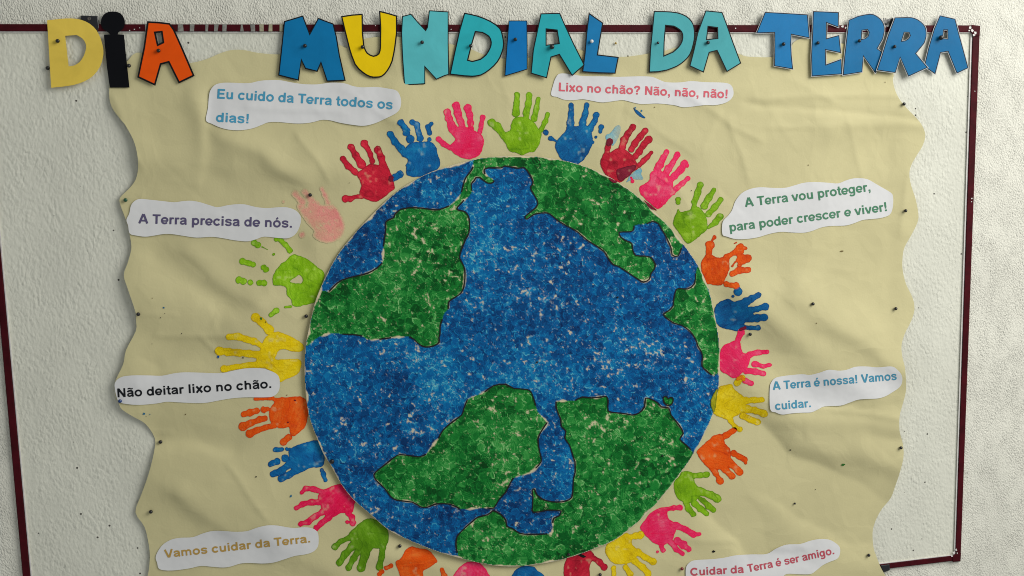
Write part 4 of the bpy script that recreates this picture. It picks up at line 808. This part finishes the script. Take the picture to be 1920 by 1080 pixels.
def lettering(text, p0, p1, cap, hf, m, parent, sag=0):
    """print one line: p0, p1 = ends of the base line in the photo, cap = capital height in px"""
    adv = 0; segs = []
    for ch in text:
        a, st_ = GL[ch]
        for pts, r in st_: segs.append(([(x+adv, y) for x, y in pts], r))
        adv += a
    x0 = min(p[0]-r*.6 for pts, r in segs for p in pts); x1 = max(p[0]+r*.6 for pts, r in segs for p in pts)
    p0 = np.array(p0, float); p1 = np.array(p1, float); d = p1-p0; L = np.linalg.norm(d); d /= L; nu = np.array([d[1], -d[0]])
    sx = L/(x1-x0); sy = cap/716.0
    gsp = .5; nx = int(L/gsp)+14; ny = int((cap*1.42)/gsp)+10; y_lo = -.34*cap-1
    U = (np.arange(nx)-6)*gsp; V_ = y_lo+np.arange(ny)*gsp
    uu, vv = np.meshgrid(U, V_); Fd = np.full(uu.shape, -9.0)
    for pts, r in segs:
        rpx = r*(sx+sy)*.5*1.07
        Q = [((x-x0)*sx, y*sy) for x, y in pts]; n = len(Q)
        for i in range(n-1):
            (xa, ya), (xb, yb) = Q[i], Q[i+1]; lo = min(xa, xb)-rpx-1.5; hi = max(xa, xb)+rpx+1.5
            i0 = max(int((lo-U[0])/gsp), 0); i1 = min(int((hi-U[0])/gsp)+2, nx)
            if i1 <= i0: continue
            u = uu[:, i0:i1]-xa; v = vv[:, i0:i1]-ya; vx, vy = xb-xa, yb-ya; Ls = math.hypot(vx, vy)+1e-6
            al = (u*vx+v*vy)/Ls; pe = np.abs(u*vy-v*vx)/Ls
            dd_ = np.minimum(rpx-pe, np.minimum(al, Ls-al))
            if i > 0: dd_ = np.maximum(dd_, rpx-np.hypot(u, v))
            Fd[:, i0:i1] = np.maximum(Fd[:, i0:i1], dd_)
    Vm, Fc = march(Fd, U[0], V_[0], gsp)
    k = Vm[:, 0]/L; P = p0+Vm[:, :1]*d+(Vm[:, 1]+sag*4*k*(1-k))[:, None]*nu
    Fc = [f[::-1] for f in Fc]
    return mkobj('lettering', W(P[:, 0], P[:, 1], hf(P[:, 0], P[:, 1])), Fc, m, parent)
m_note = mat('note_paper', (.745, .75, .765), .6, var=.035, vscale=9, bump=[(24, .0016, 2)], spec=.2)
def note(label, outline, lines, ink, e, seed, curl=.7, cuts=4):
    O = smooth(outline, cuts); cx = sum(p[0] for p in O)/len(O); cy = sum(p[1] for p in O)/len(O)
    Oa = np.array(O); hw = (Oa[:, 0].max()-Oa[:, 0].min())/2
    def hf(x, y):
        b = H(x, cy+0*y)*.5+.5*H(x, y)
        b = np.maximum(b, H(x, y))+.6+1.1*vn(x, y, 55, 200+seed)
        return b+curl*np.abs((x-cx)/hw)**6+curl*.4*sst(.6, 1, np.abs(y-cy)/30)
    root = sheet('paper_note', O, [], hf, m_note, None, .25, 5)
    tag(root, label, 'paper note', 'printed sentence strips')
    mi = mat("print_ink_"+str(seed), alb(ink, EP(cx, cy)), .55)
    for t, p0, p1, cap, *sg in lines: lettering(t, p0, p1, cap, lambda x, y: hf(x, y)+.38, mi, root, sg[0] if sg else 0)
    return root
note('white strip printed in blue Eu cuido da Terra todos os dias!', T(370, 130, 4.8, [(105, 240), (120, 185), (160, 140), (220, 122), (300, 120), (400, 124), (480, 122), (560, 104), (640, 97), (740, 97), (850, 118), (960, 133), (1080, 135), (1200, 120), (1320, 125), (1400, 150), (1480, 162), (1600, 158), (1700, 170), (1790, 190), (1825, 240), (1835, 300), (1820, 360), (1780, 400), (1700, 440), (1600, 485), (1500, 508), (1400, 500), (1280, 480), (1200, 460), (1120, 455), (1040, 475), (960, 486), (860, 486), (740, 475), (640, 477), (580, 500), (500, 530), (400, 547), (300, 545), (210, 525), (130, 490), (78, 458), (95, 350)]),
     [('Eu cuido da Terra todos os', (407, 184.6), (735.5, 205.0), 18, .8), ('dias!', (405.5, 228.3), (465, 231.2), 17.6)], (62, 130, 160), .66, 1)
note('white strip printed in red Lixo no chão? Não, não, não!', [(1033.5, 178), (1037, 160), (1042, 146), (1050, 138), (1070, 139), (1088, 142), (1110, 143), (1130, 143), (1155, 144), (1180, 143.5), (1200, 143), (1222, 144), (1235, 149), (1249, 154), (1274, 154.5), (1297, 152), (1322, 154), (1357, 155), (1370, 159), (1375, 169), (1374, 181), (1363, 191.5), (1342, 197), (1322, 197), (1297, 200), (1280, 201), (1263, 197), (1232, 194), (1201, 195), (1170, 188), (1155, 189), (1130, 192), (1110, 189), (1092, 186), (1075, 188), (1058, 187), (1045, 182)],
     [('Lixo no chão? Não, não, não!', (1047.5, 170.8), (1363, 184.2), 16.2)], (205, 92, 106), .80, 2)
note('white strip printed in dark violet A Terra precisa de nós.', T(210, 340, 4.8, [(130, 345), (155, 290), (170, 220), (200, 180), (250, 158), (340, 165), (460, 178), (560, 188), (640, 178), (720, 175), (800, 190), (880, 215), (950, 232), (1040, 215), (1120, 206), (1200, 208), (1300, 232), (1400, 240), (1500, 233), (1580, 235), (1650, 260), (1690, 300), (1702, 350), (1680, 430), (1640, 485), (1580, 512), (1500, 510), (1370, 498), (1300, 520), (1220, 540), (1100, 530), (1000, 512), (900, 500), (760, 506), (640, 490), (540, 475), (460, 475), (380, 488), (300, 498), (220, 488), (160, 470), (145, 400)]),
     [('A Terra precisa de nós.', (260, 418.7), (546.5, 426.8), 17.6)], (76, 70, 98), .60, 3)
note('white strip printed in black Não deitar lixo no chão.', T(200, 620, 4.8, [(72, 480), (95, 440), (150, 412), (250, 402), (380, 403), (500, 405), (600, 385), (700, 375), (850, 378), (950, 382), (1050, 380), (1150, 358), (1250, 340), (1380, 338), (1470, 360), (1540, 400), (1558, 460), (1550, 540), (1500, 590), (1420, 600), (1250, 600), (1120, 610), (1000, 630), (900, 648), (800, 652), (650, 645), (540, 640), (450, 655), (300, 668), (180, 660), (110, 640), (85, 580), (75, 530)]),
     [('Não deitar lixo no chão.', (221.5, 745), (508, 727.3), 16.6, -.5)], (14, 17, 22), .58, 4)
note('white strip printed in ochre Vamos cuidar da Terra.', T(260, 930, 5.333, [(170, 610), (200, 540), (250, 480), (330, 435), (420, 418), (540, 412), (640, 375), (740, 350), (850, 350), (960, 358), (1080, 352), (1180, 318), (1280, 295), (1380, 295), (1480, 312), (1560, 320), (1660, 312), (1740, 325), (1790, 365), (1800, 440), (1790, 510), (1740, 560), (1660, 585), (1560, 600), (1450, 635), (1350, 665), (1240, 675), (1120, 670), (1020, 675), (920, 705), (840, 715), (740, 708), (620, 700), (500, 725), (330, 745), (210, 732), (185, 670)]),
     [('Vamos cuidar da Terra.', (309.5, 1046), (581, 1017), 15.2)], (158, 128, 66), .60, 5)
note('white strip printed in green A Terra vou proteger, para poder crescer e viver!', T(1330, 300, 4.8, [(120, 560), (170, 500), (205, 450), (235, 370), (290, 300), (370, 260), (460, 245), (560, 250), (680, 250), (760, 230), (850, 205), (950, 198), (1080, 205), (1160, 210), (1240, 180), (1320, 163), (1420, 172), (1500, 215), (1560, 250), (1640, 300), (1655, 350), (1650, 430), (1625, 490), (1560, 518), (1480, 530), (1380, 540), (1300, 570), (1220, 590), (1080, 595), (1000, 610), (920, 640), (840, 655), (740, 652), (640, 647), (540, 665), (440, 695), (340, 710), (240, 712), (160, 690), (118, 668)]),
     [('A Terra vou proteger,', (1398, 388), (1632, 358.2), 17, -.6), ('para poder crescer e viver!', (1369.8, 434.2), (1662.5, 395.6), 16.8, -.4)], (78, 134, 104), .78, 6)
note('white strip printed in blue A Terra é nossa! Vamos cuidar.', T(1400, 620, 4.8, [(208, 520), (225, 460), (260, 425), (320, 410), (400, 400), (500, 392), (570, 398), (650, 380), (740, 352), (830, 360), (900, 352), (980, 325), (1080, 322), (1180, 330), (1300, 322), (1350, 345), (1395, 400), (1400, 460), (1375, 510), (1310, 555), (1250, 590), (1180, 610), (1080, 615), (1000, 622), (920, 650), (840, 675), (700, 682), (640, 710), (580, 735), (500, 738), (400, 745), (320, 755), (260, 735), (212, 705)]),
     [('A Terra é nossa! Vamos', (1450, 731.2), (1681.5, 712.2), 15.6), ('cuidar.', (1454.5, 768.8), (1520, 763.2), 15.6)], (74, 146, 176), .78, 7)
note('white strip printed in red Cuidar da Terra é ser amigo.', T(1250, 960, 4, [(145, 540), (143, 480), (145, 420), (165, 385), (210, 362), (320, 355), (420, 345), (520, 325), (640, 318), (750, 315), (820, 275), (900, 245), (1000, 240), (1080, 215), (1150, 203), (1220, 208), (1270, 235), (1298, 265), (1300, 310), (1280, 350), (1220, 375), (1170, 400), (1120, 440), (1080, 465), (1000, 467), (900, 465), (860, 500), (800, 560), (640, 590), (400, 600), (200, 600)]),
     [('Cuidar da', (1295.5, 1079.8), (1394.5, 1074.0), 14.6), ('Terra é ser amigo.', (1402.5, 1073), (1564, 1038.8), 14.6, -1.0)], (180, 78, 92), .74, 8)

# ------------------------------------------------------------------ pins
def pin_mesh(name, r, col):
    m = bpy.data.materials.get('pin_'+name) or mat('pin_'+name, col, .28, spec=.6)
    prof = [(0, 6.6), (.4, 6.4), (.75, 5.7), (.95, 4.6), (1.0, 3.6), (.93, 2.6), (.72, 1.6), (.45, 1.0), (.3, .6), (.14, .3), (.12, -6)]
    n = 14; V = []; Fc = []
    for q, (a, z) in enumerate(prof):
        for i in range(n):
            t = i*2*math.pi/n; V.append((a*r*.001*math.cos(t), -z*r*.001*.30, a*r*.001*math.sin(t)))
    for q in range(len(prof)-1):
        for i in range(n): j = (i+1) % n; Fc.append((q*n+i, (q+1)*n+i, (q+1)*n+j, q*n+j))
    me = bpy.data.meshes.new('push_pin'); me.from_pydata(V, [], Fc); me.update(); me.polygons.foreach_set('use_smooth', [True]*len(me.polygons)); me.materials.append(m)
    return me
PMESH = {}
COLS = {'black': (.008, .008, .009), 'white': (.75, .75, .74), 'gold': (.45, .30, .06), 'green': (.012, .09, .045), 'blue': (.012, .05, .19), 'red': (.20, .012, .015)}
def pin(px, py, h, label, col='black', r=3.4):
    k = (col, r)
    if k not in PMESH: PMESH[k] = pin_mesh(col, r, COLS[col])
    o = bpy.data.objects.new('push_pin', PMESH[k]); C.objects.link(o)
    o.location = Vector([float(v) for v in W(px, py, h)]); o.rotation_euler = (random.uniform(-.25, .25), 0, random.uniform(-.25, .25))
    tag(o, label, 'pin', 'pins holding the display')
Hh = lambda x, y: float(H(np.array([x], float), np.array([y], float))[0])
for a in [(109.8, 78.3, 15, 'black pin in the stem of the mustard yellow D'), (90.5, 127.8, 2.5, 'small black pin in the board left of the mustard yellow D'), (241.5, 123.5, 8, 'black pin at the right side of the black letter i'),
          (298.3, 96.2, 15, 'black pin in the orange letter A'), (572.7, 86, 15.5, 'black pin in the deep blue M'), (679.8, 89.6, 16, 'black pin in the yellow U'), (791.3, 80.6, 16, 'black pin in the pale turquoise N'),
          (881.8, 87, 15, 'black pin at the left edge of the hole of the teal D'), (966, 74.2, 16, 'black pin in the glossy blue I'), (1033.7, 88, 16.5, 'large black tack under the hole of the teal A', 'black', 4.6), (1107.8, 78.6, 15, 'white pin in the blue L', 'white'),
          (1154.2, 81.7, 3, 'gold pin in the bare board right of the blue L', 'gold', 2.1), (1232.5, 81.2, 16, 'black pin in the light teal D', 'black', 2.6), (1325.4, 79.6, 17.5, 'black pin in the wrinkled light teal A', 'black', 3.6), (1467.8, 83.3, 16, 'black pin in the blue T', 'black', 3.6),
          (1531.7, 81.7, 16, 'black pin in the blue E', 'black', 3.3), (1609.6, 77, 16, 'black pin in the first blue R'), (1675.6, 87.5, 19, 'black pin in the second blue R'), (1761, 70.2, 15.5, 'large black tack left of the hole of the last blue A', 'black', 4.8)]:
    pin(a[0], a[1], a[2]-5.0 if a[2] > 12 else a[2], *a[3:])
for a in [(1692.3, 195.6, 'black pin on the right poster edge just under the letters TERRA'), (1696, 395.8, 'black pin right of the strip A Terra vou proteger'), (1523, 569.5, 'black pin in the empty paper between the right hand strips'),
          (1677.3, 579, 'black pin near the right poster edge halfway down'), (1405, 627.2, 'black pin just above the fingers of the sideways pink handprint'), (1688, 838, 'black pin on the right poster edge below the strip A Terra é nossa'),
          (1627, 1040.3, 'black pin near the lower right corner of the poster'), (1277.3, 1065.2, 'red pin left of the strip Cuidar da Terra', 'red'), (1124.7, 1075.7, 'black pin between the red and yellow handprints at the bottom'), (749.6, 1022.8, 'black pin below the globe beside the orange handprint'),
          (1489, 944, 'black pin in the paper right of the light green handprint at the lower right', 'black', 2.2), (235.4, 374.4, 'dark green pin on the left poster edge above A Terra precisa', 'green', 3.4), (259.2, 589.6, 'black pin on the left poster edge at mid height'),
          (225.6, 750.8, 'dark blue pin in the corner of the strip Não deitar lixo', 'blue'), (301.4, 827.2, 'black pin near the left edge below the strip Não deitar lixo'), (284.2, 958.8, 'black pin near the left edge above the strip Vamos cuidar'),
          (582.4, 366, 'black pin in the pale pink handprint'), (573.5, 592.6, 'black pin between the left green print and the globe')]:
    x, y = a[0], a[1]; pin(x, y, Hh(x, y)+(3 if 'blue' in a[2] else .3), *a[2:])
G_ = lambda x, y: float(HG(np.array([x], float), np.array([y], float))[0])
pin(621.5, 863.5, G_(621, 863)+.5, 'large black tack at the lower left rim of the globe', 'black', 4.4)
pin(1065.5, 1038, G_(1065, 1038)+.5, 'black pin at the bottom rim of the globe')
pin(1241.7, 854, G_(1241, 854)+.3, 'tiny black pin in the green land at the lower right of the globe', 'black', 1.9)
pin(1157.5, 557, G_(1157, 557)+.3, 'tiny black pin in the open blue sea right of the globe centre', 'black', 1.9)
pin(1006.5, 679, G_(1006, 679)+.3, 'tiny black pin in the blue sea near the centre of the globe', 'black', 2.0)
